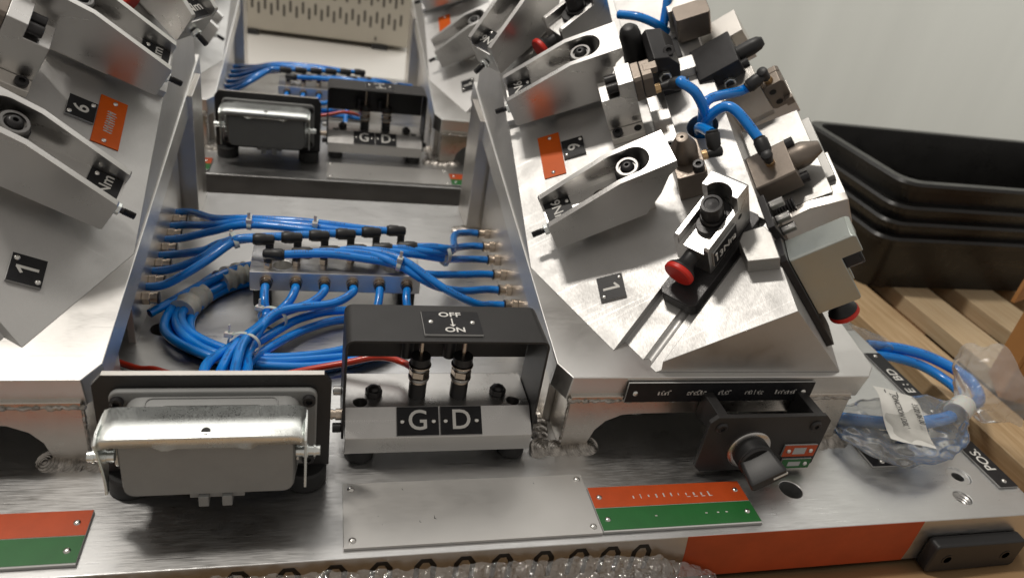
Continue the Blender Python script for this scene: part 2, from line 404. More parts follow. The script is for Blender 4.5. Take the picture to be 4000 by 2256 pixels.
# ================================================================== the welded fixture
def conv(mb, fr):
    """re-express a builder's points in another (orthonormal, unmirrored) frame"""
    R = MB(fr); R.f = mb.f
    for p in mb.v:
        d = mb.fr.raw(p) - fr.o; R.v.append((d.dot(fr.x), d.dot(fr.y), d.dot(fr.z)))
    return R
FX = thing('welded_fixture', 'large welded aluminium fixture in the foreground with an orange painted front corner', 'fixture', (2, 22, -3.7), 'welded fixtures')
base = MB().box(-45.6, 49.1, 0, 45.6, -3.7, 0)
hol = [(45.0, 3.83, .42), (43.58, 1.79, .62), (30.8, 3.29, .76), (-10.82, 21.42, .85), (-27.3, 3.3, .98)]
cs = [MB().cyl((x, y, -5.0), (x, y, 1), r, n=32) for x, y, r in hol] + [MB().cyl((45.0, 3.83, -.12), (45.0, 3.83, 1), .85, n=32)]
cut(base, cs).build('base_plate', 'alu_base', FX, bev=.07)
for k in range(7):
    z = -.15 - k * .2
    MB().rings([[(43.58 + r * math.cos(i * math.tau / 24), 1.79 + r * math.sin(i * math.tau / 24), zz) for i in range(24)] for r, zz in ((.63, z), (.53, z - .1), (.63, z - .2))], cap=False).build('thread', 'alu', FX, smooth=True)
MB().prism([(21.83, -.02), (38.98, -.02), (38.98, -2.5), (38.85, -3.68), (22.15, -3.68), (22.0, -1.5)], -.015, .01, 'y').build('painted_band', 'orange_paint', FX)
# stencil characters on the front face, only their tops show above the bubble wrap
for i, x in enumerate((19.06, 17.09, 15.12, 12.96, 10.52, 8.34, 6.13, 3.72, 1.3, -1.1, -3.6)):
    b = MB()
    hw, k = .62, .30
    pts = [(-hw, -2.6), (-hw, -.95), (-.28, -.42), (.28, -.42), (hw, -.95), (hw, -2.6)]
    inn = [(hw - k, -2.6), (hw - k, -1.05), (.16, -.42 - k), (-.16, -.42 - k), (-hw + k, -1.05), (-hw + k, -2.6)]
    for j in range(5):
        b.prism([(x + pts[j][0], pts[j][1]), (x + pts[j + 1][0], pts[j + 1][1]), (x + inn[4 - j][0], inn[4 - j][1]), (x + inn[5 - j][0], inn[5 - j][1])], -.012, .01, 'y')
    b.build('stencil_mark', 'stencil_black', FX)

def beads(fr, p0, p1, n, r, squash, par, name='weld_bead', jit=.22):
    """overlapping flattened weld puddles with ripple rings"""
    b = MB(fr); p0, p1 = V(p0), V(p1); d = (p1 - p0).normalized()
    for i in range(n):
        c = p0.lerp(p1, (i + .5) / n) + V((random.uniform(-jit, jit), random.uniform(-jit, jit), 0)) * r
        rr = r * random.uniform(.82, 1.2); q = squash * random.uniform(.8, 1.1)
        ax = V((d.x * .35 + random.uniform(-.12, .12), d.y * .35 - .35, .9)).normalized()
        pf = [(0, rr * 1.12), (rr * q * .28, rr * 1.06), (rr * q * .4, rr * .95)]
        for k in range(5):
            f = .95 - .17 * k; h = q * (1 - .62 * f * f)
            pf += [(rr * h, rr * (f - .03)), (rr * (h - .025), rr * (f - .085))]
        pf.append((rr * q * .98, .02))
        b.lathe(c - ax * rr * .3, ax, pf, 20)
    return b.build(name, 'weld', par, smooth=True)
def seam(fr, p0, p1, r, par, flat=.6):
    p0, p1 = V(p0), V(p1); L = (p1 - p0).length; n = int(L / .16) + 2
    pts = [p0.lerp(p1, i / n) + V((0, random.uniform(-.06, .06), random.uniform(-.05, .05))) for i in range(n + 1)]
    return MB(fr).sweep(pts, r, 8, rf=lambda t: 1 + .12 * math.sin(t * L * 5) + .10 * math.sin(t * L * 11.3), smooth=2).build('weld_seam', 'weld', par, smooth=True)

RFR = SL.rot((-4.48, 3.80, 0), math.degrees(math.atan2(.68, .73)))      # plunger unit on the inner slope
def side(mir):
    w = W.m() if mir else W; pl = PL.m() if mir else PL; sl = SL.m() if mir else SL
    # sloping platform plate
    b = MB(pl).prism([(14.8, 1.25), (15.6, 0), (37.5, 0), (38.4, 1.0), (38.4, 40.4), (14.8, 40.4)], -2.05, 0)
    b.build('platform', 'alu_satin', FX, bev=.08)
    # ridge block
    R = 39.0; nl = lambda x, u: SX * (x - 19.9) + SU * (u - .45)
    rid = 5.65 + SU * (R - .45); rb = -2.354 + SU * (R - .45)
    z0 = .01
    b = MB(pl).add([(19.9, .45, z0), (29.2, .45, 5.65), (35.34, .45, z0), (14.95, 10.7, z0), (14.95, R, nl(14.95, R)), (14.95, R, z0),
                    (29.2, R, rid), (37.9, 8.48, z0), (37.9, R, rb), (37.9, R, z0)],
                   [(0, 1, 6, 4, 3), (0, 2, 1), (3, 4, 5), (1, 2, 7, 8, 6), (7, 9, 8), (4, 6, 8, 9, 5), (0, 3, 5, 9, 7, 2)])
    ch = conv(MB(RFR).box(-16, 5.6, -.72, 2.42, -.72, 2), PL)
    gr = conv(MB(RFR).cyl((-16, .35, -.62), (2, .35, -.62), .34, n=20), PL)
    h0 = conv(MB(SL).cyl((-1.9, 16.6, -4), (-1.9, 16.6, 2), 1.15, n=32), PL)
    cut(b, [ch, gr, h0]).build('ridge_block', 'alu_slope', FX, bev=.05)
    MB(sl).prism([(-16.5, 22.3), (-6.1, 22.0), (-5.6, 23.0), (-5.6, 38), (-16.5, 38)], -.02, .62).build('raised_step', 'alu_slope', FX, bev=.05)
    # front support with arch
    s_ = MB(w).box(15.8, 36.8, 7.85, 10.6, .01, 4.35)
    arch = [(17.5, -1), (17.7, .5), (18.0, 1.5), (18.6, 2.25), (19.6, 2.75), (20.6, 2.85), (31.8, 2.85), (32.8, 2.75), (33.6, 2.25), (34.1, 1.5), (34.4, .5), (34.5, -1)]
    cut(s_, [MB(w).prism(arch, 5, 14, 'y')]).build('front_support', 'alu_front', FX, bev=.06)
    MB(w).box(15.25, 17.4, 10.65, 13.6, .01, 4.6).build('side_support', 'alu_side', FX, bev=.06)
    # rear leg
    MB(w).prism([(39.8, .01), (45.0, .01), (45.0, 12.0), (39.8, 11.5)], 14.4, 16.4, 'x').build('rear_leg', 'alu_side', FX, bev=.07)
    MB(w).prism([(39.8, .01), (45.0, .01), (45.0, 9.6), (39.8, 8.7)], 34.0, 37.4, 'x').build('rear_leg', 'alu_side', FX, bev=.07)
    MB(w).prism([(38.6, .01), (39.6, .01), (39.6, 8.8), (38.6, 8.5)], 16.45, 33.95, 'x').build('rear_light_block', 'alu_side', FX, bev=.06)  # added unseen plate, keeps light from the back out of the arch opening
    MB(w).prism([(10.7, .01), (38.5, .01), (38.5, 8.4), (10.7, 4.0)], 35.9, 36.7, 'x').build('side_light_block', 'alu_side', FX, bev=.06)  # added panel that blocks side light so the arch interior stays dark
    # panel that carries the hose bulkheads
    MB(w).prism([(19.5, .01), (39.0, .01), (39.0, 9.0), (19.5, 5.6)], 15.75, 16.25, 'x').build('bulkhead_panel', 'alu_side', FX, bev=.05)
    beads(w, (14.3, 7.45, .05), (18.4, 7.6, .05), 7, .85, .62, FX)
    beads(w, (14.9, 8.2, .1), (14.9, 13.5, .1), 9, .55, .6, FX)
    beads(w, (35.2, 7.5, .1), (37.8, 7.7, .1), 6, .85, .65, FX)
    beads(w, (22.5, 11.6, .1), (25.5, 12.2, .1), 7, .7, .7, FX)
    beads(w, (13.3, 39.5, .05), (16.6, 39.5, .05), 8, .65, .6, FX)
    seam(w, (15.6, 7.86, 4.0), (36.8, 7.86, 4.0), .13, FX)
    seam(w, (15.75, 7.9, .3), (15.75, 7.9, 3.9), .1, FX)
side(False); side(True)
# black bumper on the front face
bp = thing('bumper_block', 'black plastic bumper block screwed to the front right corner', 'bumper', (44, -.5, -2.8))
MB().prism(rrect(40.05, 47.55, -3.95, -1.45, .35), -.03, -1.0, 'y').build('block', 'black_plastic', bp, bev=.16)
for x in (41.4, 46.3):
    o = MB().lathe((x, -1.0, -2.75), (0, -1, 0), [(0, .42), (.03, .42), (.03, .30), (-.1, .28)], 20).build('screw', 'black_oxide', bp, smooth=True)
    MB().cyl((x, -.96, -2.75), (x, -.985, -2.75), .14, n=6).build('hex_socket', 'dark_hole', o)

# ================================================================== label plates
def rivets(t, fr, pts, r=.19, z=.0):
    for x, y in pts: MB(fr).dome((x, y, z), (0, 0, 1), r, r * .62).build('rivet', 'rivet', t, smooth=True)
def plate(name, label, fr, x0, x1, y0, y1, face, riv, text=None, size=1, cat='label', thick=.14, edge='laminate_core', group=None, tx=None, r=.17, sx=1., tfr=None, ink='white_ink', bold=.012):
    """engraved laminate plate lying in the xy plane of fr"""
    t = thing(name, label, cat, fr(((x0 + x1) / 2, (y0 + y1) / 2, 0)), group)
    MB(fr).box(x0, x1, y0, y1, .004, thick).build('backing', edge, t, bev=.02)
    MB(fr).box(x0 + .015, x1 - .015, y0 + .015, y1 - .015, thick - .005, thick + .022).build('face', face, t)
    rivets(t, fr, riv, r, thick + .02)
    if text == '1':
        x, y = tx or ((x0 + x1) / 2, (y0 + y1) / 2); k = size / 1.55
        MB(fr).prism([(x + .02 * k, y - .58 * k), (x + .2 * k, y - .58 * k), (x + .2 * k, y + .58 * k), (x + .06 * k, y + .58 * k), (x - .30 * k, y + .30 * k), (x - .22 * k, y + .18 * k), (x + .02 * k, y + .35 * k)], thick + .018, thick + .034).build('lettering', ink, t)
    elif text:
        f2 = tfr or fr
        txt(f2, text, size, *(tx or ((x0 + x1) / 2, (y0 + y1) / 2)), z=thick + .025, sx=sx, bold=bold).build('lettering', ink, t)
    return t
# plain plate on the base
gp = thing('blank_nameplate', 'blank pale grey metal nameplate riveted to the front of the base', 'nameplate', (9, 2.8, 0))
MB().box(1.68, 16.5, .50, 5.22, .004, .2).build('sheet', 'plate_grey', gp, bev=.02)
rivets(gp, W, ((2.15, 1.0), (2.15, 4.75), (16.1, 4.8), (16.05, 1.0)), .22, .2)
b = MB()
for x, y, k in ((6.75, 2.25, 1.0), (5.9, 2.05, .6), (5.1, 4.55, .6), (13.2, 4.6, .5), (3.6, 2.6, .3), (3.8, 2.0, .25)):
    b.prism([(x, y), (x + .16 * k, y - .06 * k), (x + .05 * k, y + .05 * k), (x + .04 * k, y + .3 * k)], .2, .206)
b.build('scuff_mark', 'stencil_black', gp)
def two_tone(label, x0, x1, riv, txts):
    t = thing('two_colour_label', label, 'label', ((x0 + x1) / 2, 2.3, 0), 'red and green labels on the base')
    MB().box(x0, x1, .55, 4.05, .004, .2).build('backing', 'laminate_core', t, bev=.02)
    MB().box(x0 + .02, x1 - .02, 2.38, 4.03, .195, .225).build('red_face', 'red_laminate', t)
    MB().box(x0 + .02, x1 - .02, .66, 2.33, .195, .225).build('green_face', 'green_laminate', t)
    rivets(t, W, riv, .19, .22)
    for s_, x, y, z in txts: txt(W, s_, .55, x, y, .228, bold=-.012).build('worn_lettering', 'faded_ink', t)
    return t
rg = two_tone('red and green label plate right of the blank nameplate', 16.56, 27.1, ((17.1, 3.2), (26.55, 3.3), (17.1, 1.45), (26.5, 1.5)), ())
rgl = two_tone('red and green label plate at the left edge, left of the grey connector', -21.8, -11.15, ((-11.75, 3.2), (-11.75, 1.4)), ())
b = MB()
for i in range(11):
    x = 19.3 + i * .52; b.box(x, x + random.uniform(.05, .12), 2.95 + random.uniform(0, .12), 3.2 + random.uniform(0, .12), .2255, .229)
    if i > 6: b.box(x, x + .26, 2.9, 2.95, .2255, .229)
b.build('worn_lettering', 'faded_ink', rg)
b = MB()
for x in (20.2, 23.6, 24.4, 25.0): b.box(x, x + .15, 1.5, 1.58, .2255, .229)
b.build('worn_lettering', 'faded_ink', rg)
# long strip along the right edge
FS = Fr((47.35, 2.4, 0), (0, 1, 0), (-1, 0, 0))        # reads away from the front
st = plate('edge_label', 'long black label strip along the right edge reading POS. and BD', FS, 0, 16.2, -1.6, 0, 'laminate_black', ((.55, -.8), (15.7, -.8), (8.2, -.8)), r=.2)
txt(FS, 'POS.', 1.15, 2.75, -.82, .168, bold=.012).build('lettering', 'white_ink', st)
txt(FS, 'E : BD', 1.15, 12.2, -.82, .168, bold=.012, sx=1.12).build('lettering', 'white_ink', st)
plate('base_label', 'black label plate on the base half hidden under the plastic bag', FS, 2.5, 8.0, 6.75, 8.95, 'laminate_black', ((2.95, 7.9),), r=.22)
# strip on the platform front
FF = Fr((0, 7.79, 0), (1, 0, 0), (0, 0, 1), (0, -1, 0))
fl = plate('platform_label', 'black label strip with blurred white lettering on the right platform front', FF, 19.4, 33.2, 4.02, 5.58, 'laminate_black', ((20.0, 4.75), (32.5, 4.75)), r=.2)
b = MB(FF)
for x0, n in ((21.6, 4), (23.7, 6), (26.0, 4), (28.0, 6), (30.3, 7)):
    for i in range(n):
        x = x0 + i * .235; h = random.uniform(.25, .4)
        b.box(x, x + random.uniform(.05, .15), 4.6, 4.6 + h, .163, .168)
        if random.random() < .7: b.box(x, x + .2, 4.6 + h - .08, 4.6 + h, .163, .168)
        if random.random() < .5: b.box(x, x + .18, 4.58, 4.66, .163, .168)
b.build('blurred_lettering', 'faded_ink', fl)

# labels on the slopes (x of the frame = reading direction)
def slope_frame(mir, s, t, h=0):
    sl = SL.m() if mir else SL
    # reading direction is -e2 on the right ridge; the mirrored side reads +e2
    f = sl.sub((s, t, h), (0, -1, 0), (1, 0, 0), (0, 0, 1))
    if mir: f = sl.sub((s, t, h), (0, 1, 0), (1, 0, 0), (0, 0, 1))
    return f
l1 = {}
for mir, nm in ((False, 'right'), (True, 'left')):
    f = slope_frame(mir, -11.08, 4.92, 0)
    l1[mir] = plate('number_label', 'black label with white number 1 on the %s front slope' % nm, f, -.93, .93, -.9, .9, 'laminate_black',
          ((.66, -.62), (-.62, .66)) if not mir else ((-.62, -.66), (.62, .62)), '1', 1.55, thick=.2, bold=.02)
    f = slope_frame(mir, -11.65, 18.05, .0)
    plate('number_label', 'black label with white number 6 beside the orange label on the %s slope' % nm, f, -.88, .88, -.88, .88, 'laminate_black',
          ((.6, -.62), (-.6, .66)), '6', 1.35, thick=.2, bold=.02)
    f = slope_frame(mir, -13.46, 17.97, .0)
    t = plate('colour_label', 'plain orange label on the right slope next to the number 6' if not mir else 'orange label with worn white lettering on the left slope', f, -2.14, 2.14, -.88, .88, 'orange_laminate', ((-1.75, .1), (1.72, -.1)), thick=.06, edge='orange_laminate')
    l1[mir, 'o'] = t
    if mir:
        b = MB(f)
        for i in range(9):
            x = -1.0 + i * .22; b.prism([(x, -.3 + random.uniform(-.1, .1)), (x + .1, -.3), (x + .16, .25 + random.uniform(-.1, .15)), (x + .05, .3)], .082, .09)
            if i % 2: b.box(x, x + .22, .0, .1, .082, .09)
        b.build('worn_lettering', 'faded_ink', t)

# ================================================================== heavy duty connector
cn = thing('multipole_connector', 'grey multipole connector with zinc locking lever on the front black mounting plate', 'connector', (-5, 5, 0), 'grey locking connectors')
MB().prism([(-10.95, 1.25), (.86, 1.25), (.86, 7.15), (.46, 7.78), (-10.46, 7.78), (-10.95, 7.15)], 5.75, 6.15, 'y').build('mounting_plate', 'black_paint', cn, bev=.04)
MB().box(-10.45, .45, 5.77, 6.13, 7.785, 7.80).build('bare_edge', 'alu_side', cn)
MB().box(-10.9, .8, 6.17, 9.2, 1.0, 1.4).build('foot_plate', 'black_paint', cn, bev=.04)
for x in (-9.7, -.45):
    MB().lathe((x, 5.95, .01), (0, 0, 1), [(0, 1.12), (.1, 1.2), (1.1, 1.2), (1.24, 1.1)], 28).build('rubber_foot', 'black_rubber', cn, smooth=True)
MB().prism(rrect(-10.13, .12, 1.75, 7.05, .5), 5.75, 5.35, 'y').build('flange', 'grey_housing', cn, bev=.12, seg=3)
for x in (-9.72, -.30):
    for z in (6.45, 2.3): socket(cn, W, (x, 5.36, z), (0, -1, 0), .34, .3)
body = MB()
def rr(y, x0, x1, z0, z1, r): return [(x, y, z) for x, z in rrect(x0, x1, z0, z1, r, 5)][::-1]
body.rings([rr(5.37, -9.35, -.72, 2.05, 6.75, .8), rr(4.6, -9.3, -.78, 2.1, 6.62, .75), rr(2.75, -9.22, -.95, 2.5, 6.25, .6), rr(2.58, -9.14, -1.03, 2.58, 6.17, .5)][::-1])
bd = body.build('housing', 'grey_housing', cn, smooth=True)
# embossed line on the housing top
pts = rrect(-8.3, -1.9, 4.35, 5.2, .3, 3)
zt = lambda y: 6.25 + (y - 2.75) * .2 + .0
MB().sweep([(x, y, zt(y) + .02) for x, y in pts + pts[:1]], .035, 6, smooth=1).build('embossed_line', 'grey_housing', bd, smooth=True)
MB().sweep([(x, y, zt(y) + .02) for x, y in rrect(-7.6, -2.6, 4.1, 4.7, .28, 3)], .03, 6, smooth=1).build('embossed_line', 'grey_housing', bd, smooth=True)
MB().lathe((-5.0, 2.6, 4.4), (0, -1, 0), [(0, .02), (.01, .02)], 4)
# locking lever: strip over the top with bent lip and two arms
lv = MB()
prof = lambda x: .0
xs = [-10.0, -9.75, -9.3, -7.55, -7.15, -6.85, -6.45, -3.75, -3.35, -3.05, -2.65, -1.1, -.75, -.45]
dip = {-7.15: -.28, -6.85: -.28, -3.35: -.28, -3.05: -.28, -6.45: -.14, -3.75: -.14}
R1, R2, R3, R4 = [], [], [], []
for x in xs:
    e = .18 if x in (-10.0, -.45) else (.04 if x in (-9.75, -.75) else 0)
    d = dip.get(x, 0)
    R1.append((x, 4.35, 6.86 - e)); R2.append((x, 2.62, 6.62 - e)); R3.append((x, 2.42, 6.54 - e)); R4.append((x, 2.28, 6.14 - e + d * .9))
n = len(xs); vs = R1 + R2 + R3 + R4
lv.add(vs, [(k * n + i + n, k * n + i + n + 1, k * n + i + 1, k * n + i) for k in range(3) for i in range(n - 1)])
o = lv.build('locking_lever', 'zinc', cn, smooth=True)
md = o.modifiers.new('thick', 'SOLIDIFY'); md.thickness = .13 * CM; md.offset = 0
for sx, xa in ((-1, -10.05), (1, -.40)):
    a = MB()
    pr = [(4.35, 6.6), (4.1, 5.6), (3.9, 4.9), (3.6, 3.6), (3.15, 2.5), (2.85, 2.45), (2.9, 3.2), (2.75, 4.2), (2.5, 5.3), (2.2, 6.35), (2.75, 6.7)]
    a.prism(pr, xa - .065, xa + .065, 'x').build('lever_arm', 'zinc', o, bev=.03)
    MB().lathe((xa - sx * .5, 3.35, 4.65), (sx, 0, 0), [(0, .30), (.35, .30), (.35, .36), (.62, .36), (.62, .26), (.9, .26), (.9, .34), (1.0, .34), (1.0, .27), (1.22, .27), (1.25, .22)], 20).build('pivot_pin', 'zinc', cn, smooth=True)
    MB().box(xa - sx * .45 - .1, xa - sx * .45 + .1, 3.6, 4.1, 3.7, 5.6).build('spring_clip', 'zinc', cn, bev=.05)
MB().prism(rrect(-5.5, -4.85, 0, .4, .19, 4), 2.2, 2.55, 'z')
MB().lathe((-5.15, 2.72, 6.66), (0, -.3, 1), [(0, .24), (.05, .22)], 18).build('lever_hole', 'dark_hole', o, smooth=True)
lt = MB().box(-6.15, -3.45, 2.75, 3.3, 2.12, 2.5).build('hinge_bar', 'grey_housing', cn, bev=.04)
for x in (-5.7, -4.55): MB().box(x, x + .5, 2.45, 3.3, 1.75, 2.45).build('hinge_lug', 'grey_housing', cn, bev=.05)

# ================================================================== switch block G / D
gd = thing('switch_block', 'front aluminium switch block with black guard, plungers and G and D plates', 'switch block', (7.5, 9.5, 0), 'switch blocks')
b = MB().prism([(6.95, .88), (6.95, 2.1), (8.5, 3.2), (11.9, 3.2), (11.9, .88)], 1.76, 13.35, 'x')
cut(b, [MB().cyl((x, 8.98, 1.5), (x, 8.98, 4), .42, n=24) for x in (2.68, 12.35)]).build('block', 'alu', gd, bev=.05)
for x in (2.7, 12.4):
    for y in (7.85, 11.0): MB().lathe((x, y, .01), (0, 0, 1), [(0, .8), (.06, .88), (.7, .88), (.87, .8)], 26).build('rubber_foot', 'black_rubber', gd, smooth=True)
# guard: inverted U of folded sheet
R = .35; t_ = .15
def upath(off):
    P = [(1.72 - off, 1.55)]
    for a in range(0, 91, 15): P.append((1.72 + R - (R + off) * math.cos(rad(a)), 8.62 - R + (R + off) * math.sin(rad(a))))
    for a in range(0, 91, 15): P.append((13.4 - R + (R + off) * math.sin(rad(a)), 8.62 - R + (R + off) * math.cos(rad(a))))
    P.append((13.4 + off, 1.55)); return P
pi_, po = upath(.0), upath(t_)
MB().prism(po + pi_[::-1], 7.55, 11.4, 'y').build('guard', 'black_paint', gd, bev=.03)
MB().box(1.75, 13.37, 11.22, 11.38, 5.0, 8.6).build('guard_back', 'black_paint', gd, bev=.03)
for x in (6.2, 8.84):
    s_ = MB().lathe((x, 9.65, 3.2), (0, 0, 1), [(0, .55), (1.15, .55), (1.2, .5)], 24).build('plunger_sleeve', 'black_plastic', gd, smooth=True)
    for z0, r, h, m, n in ((4.36, .58, .16, 'nickel', 24), (4.56, .66, .2, 'steel', 24), (4.8, .64, .45, 'nickel', 6), (5.29, .56, .2, 'steel', 24), (5.52, .7, .14, 'nickel', 24), (5.7, .62, .55, 'black_plastic', 24)):
        MB().cyl((x, 9.65, z0), (x, 9.65, z0 + h), r, n=n).build('collar' if n > 6 else 'hex_nut', m, gd, bev=.04)
    MB().cyl((x, 9.65, 6.26), (x, 9.65, 8.55), .14, n=16).build('plunger_rod', 'nickel', gd, smooth=True)
    MB().cyl((x - .75, 10.5, 5.6), (x - .75, 10.5, 6.9), .4, n=18).build('cable_boot', 'black_plastic', gd, bev=.05)
for x in (3.52, 11.45):
    MB().cyl((x, 9.75, 3.2), (x, 9.75, 3.62), .55, n=6).build('hex_nut', 'black_oxide', gd, bev=.06)
    MB().dome((x, 9.75, 3.62), (0, 0, 1), .36, .26).build('screw_head', 'black_oxide', gd, smooth=True)
for z in (3.3, 1.9): MB().cyl((1.57, 10.0 if z > 3 else 8.2, z), (1.05, 10.0 if z > 3 else 8.2, z), .3, n=18).build('side_screw', 'steel' if z > 3 else 'black_oxide', gd, bev=.05)
MB().lathe((1.57, 8.6, 2.6), (-1, 0, 0), [(0, .36), (.35, .36), (.35, .28), (.5, .28), (.5, .32), (.75, .32), (.75, .22), (.9, .22)], 18).build('air_fitting', 'nickel', gd, smooth=True)
MB().cyl((13.55, 8.3, 2.2), (13.95, 8.3, 2.2), .3, n=18).build('side_screw', 'black_oxide', gd, bev=.05)
# letter plates on the chamfer
ln_ = V((0, 1.55, 1.1)).normalized(); FG = Fr((0, 6.95, 2.1), (1, 0, 0), tuple(ln_), tuple(V((1, 0, 0)).cross(ln_)))
for i, (x0, x1, s_) in enumerate(((4.83, 7.42, 'G'), (7.5, 10.12, 'D'))):
    plate('letter_plate', 'black plate with white letter %s on the front switch block' % s_, FG, x0, x1, .06, 1.86, 'laminate_black', ((x0 + .33, .95), (x1 - .33, .95)), s_, 1.75, r=.16, bold=.015)
FO = Fr((0, 0, 8.775))
op = plate('switch_label', 'black OFF ON plate with an arrow on the guard top', FO, 6.02, 9.5, 8.07, 10.5, 'laminate_black', ((6.5, 9.35), (9.0, 9.3)), r=.17)
txt(FO, 'OFF', .66, 7.72, 10.1, .168, bold=.012, sx=1.18).build('lettering', 'white_ink', op)
txt(FO, 'ON', .66, 7.86, 8.5, .168, bold=.012, sx=1.18).build('lettering', 'white_ink', op)
MB(FO).box(7.74, 7.82, 9.05, 9.72, .165, .175).prism([(7.60, 9.06), (7.96, 9.06), (7.78, 8.84)], .165, .175).build('arrow', 'white_ink', op)

# ================================================================== selector switch
se = thing('selector_switch', 'black rotary selector switch on a black plate below the right platform', 'switch', (28.5, 5.2, 0))
MB().prism(crect(24.25, 33.15, .28, 4.9, .45), 5.3, 4.95, 'y').build('mounting_plate', 'black_paint', se, bev=.05)
for x in (24.9, 32.0): MB().prism([(5.32, 4.75), (7.8, 4.75), (7.8, 2.8), (5.32, 3.3)], x, x + .75, 'x').build('arm', 'black_paint', se, bev=.05)
MB().box(26.4, 29.4, 5.32, 7.0, .8, 3.2).build('switch_body', 'black_plastic', se, bev=.1)
for x in (25.15, 32.1): MB().lathe((x, 4.95, 4.05), (0, -1, 0), [(0, .42), (.05, .42), (.16, .3), (.16, .16), (.05, .14)], 20).build('screw', 'black_oxide', se, smooth=True)
kc = V((27.75, 4.95, 2.15))
MB().lathe(kc, (0, -1, 0), [(0, 1.52), (.08, 1.52), (.14, 1.42), (.14, 1.1)], 36).build('legend_ring', 'alu', se, smooth=True)
MB().lathe(kc, (0, -1, 0), [(.1, 1.2), (1.0, 1.2), (1.1, 1.12)], 36).build('bezel', 'black_plastic', se, smooth=True)
MB().lathe(kc, (0, -1, 0), [(1.08, 1.16), (1.2, 1.2), (1.3, 1.1), (1.3, .9)], 36).build('bezel_rim', 'black_oxide', se, smooth=True)
FK = Fr(kc, (math.cos(rad(33)), 0, math.sin(rad(33))), (-math.sin(rad(33)), 0, math.cos(rad(33))), (0, -1, 0))
kb = MB(FK)
kb.rings([[(x * k2, y * k, z) for x, y in rrect(-1.12, 1.12, -.72, .72, .25, 4)] for z, k, k2 in ((1.15, 1.0, .95), (1.5, .98, 1.0), (2.7, .52, 1.12), (2.86, .40, 1.06))])
kn = kb.build('knob_handle', 'black_plastic', se, smooth=True)
MB(FK).box(.25, 1.22, -.07, .07, 2.6, 2.89).build('pointer_line', 'white_ink', kn)
FSE = Fr((0, 4.95, 0), (1, 0, 0), (0, 0, 1), (0, -1, 0))
for nm, c, z0, z1, x0 in (('red', 'red_laminate', 1.5, 2.5, 30.35), ('green', 'green_laminate', .42, 1.25, 30.6)):
    t = plate('switch_label', 'small %s label beside the rotary knob' % nm, FSE, x0, 32.85, z0, z1, c, ((32.45, (z0 + z1) / 2),) + (((30.75, (z0 + z1) / 2),) if nm == 'red' else ()), r=.17)
    MB(FSE).box(31.1, 32.05, z0 + .22, z1 - .22, .163, .168).build('worn_lettering', 'laminate_core' if 0 else 'steel', t)

# ================================================================== air manifold and fittings
mf = thing('air_manifold', 'aluminium air manifold block with brass fittings on the front base', 'manifold', (1.4, 26.5, 0), 'air manifolds')
b = MB().box(-5.05, 7.92, 24.0, 29.6, 1.85, 3.5)
cut(b, [MB().cyl((x, y, 2.6), (x, y, 5), .7, n=28) for x, y in ((-2.7, 25.2), (5.7, 25.2), (5.7, 28.6))]).build('block', 'alu_satin', mf, bev=.08)
for x in (-4.2, 7.0):
    for y in (25, 28.6): MB().cyl((x, y, .01), (x, y, 1.84), .7, n=20).build('foot', 'black_rubber', mf, bev=.06)
FXS = (-3.82, -1.65, .47, 2.61, 4.69, 6.83)
for x in FXS:
    MB().lathe((x, 24, 2.72), (0, -1, 0), [(0, .5), (.1, .5), (.1, .42), (.3, .42), (.3, .46), (.42, .46), (.42, .36), (.6, .36)], 20).build('front_fitting', 'nickel', mf, smooth=True)
    MB().cyl((x, 23.88, 2.72), (x, 23.64, 2.72), .48, n=6).build('hex_nut', 'nickel', mf, bev=.04)
    MB().lathe((x, 23.4, 2.72), (0, -1, 0), [(0, .42), (.1, .42), (.16, .36)], 20).build('release_ring', 'black_plastic', mf, smooth=True)
LR = [(-3.7 + i * 2.06, 26.15 + i * .5) for i in range(6)]
RR = [(-3.75 + i * 2.06, 24.75 + i * .42) for i in range(6)]
def elbow(t, p, d, zb, zt, tilt=0):
    """push-in elbow: threaded foot at p, mouth pointing along d at height zt"""
    x, y = p; d = V(d).normalized()
    MB().cyl((x, y, zb), (x, y, zb + .5), .34, n=6).build('brass_foot', 'nickel', t, bev=.04)
    e = MB().lathe((x, y, zb + .5), (0, 0, 1), [(0, .3), (zt - zb - .55, .32)], 18)
    e.lathe(V((x, y, zt)) - d * .38, d, [(0, .12), (.04, .3), (.2, .4), (.6, .4), (.7, .46), (1.35, .48), (1.45, .44)], 20)
    e.build('elbow', 'black_plastic', t, smooth=True)
    MB().lathe(V((x, y, zt)) + d * 1.07, d, [(0, .40), (.12, .42), (.16, .34)], 18).build('release_ring', 'black_rubber', t, smooth=True)
for i in range(6):
    elbow(mf, LR[i], (-1, -.02, .0), 3.5, 5.15)
    elbow(mf, RR[i], (1, -.05, .0), 3.5, 4.65)
# bulkhead fittings under both platforms
BY = (35.17, 32.48, 29.96, 27.33, 24.77, 22.4)
def bulkheads(w, nm):
    for i, y in enumerate(BY):
        t = thing('bulkhead_fitting', 'nickel bulkhead hose fitting under the %s platform, %s from the front' % (nm, ('sixth', 'fifth', 'fourth', 'third', 'second', 'first')[i]), 'hose fitting', w((15.3, y, 2)), 'bulkhead hose fittings')
        MB(w).cyl((15.74, y, 2), (15.2, y, 2), .52, n=6).build('hex_body', 'nickel', t, bev=.05)
        MB(w).lathe((15.2, y, 2), (-1, 0, 0), [(0, .4), (.25, .4), (.25, .46), (.5, .46), (.5, .4)], 20).build('sleeve', 'nickel', t, smooth=True)
        MB(w).lathe((14.72, y, 2), (-1, 0, 0), [(0, .44), (.08, .46), (.14, .38)], 20).build('release_ring', 'black_plastic', t, smooth=True)
bulkheads(W, 'right'); bulkheads(W.m(), 'left')

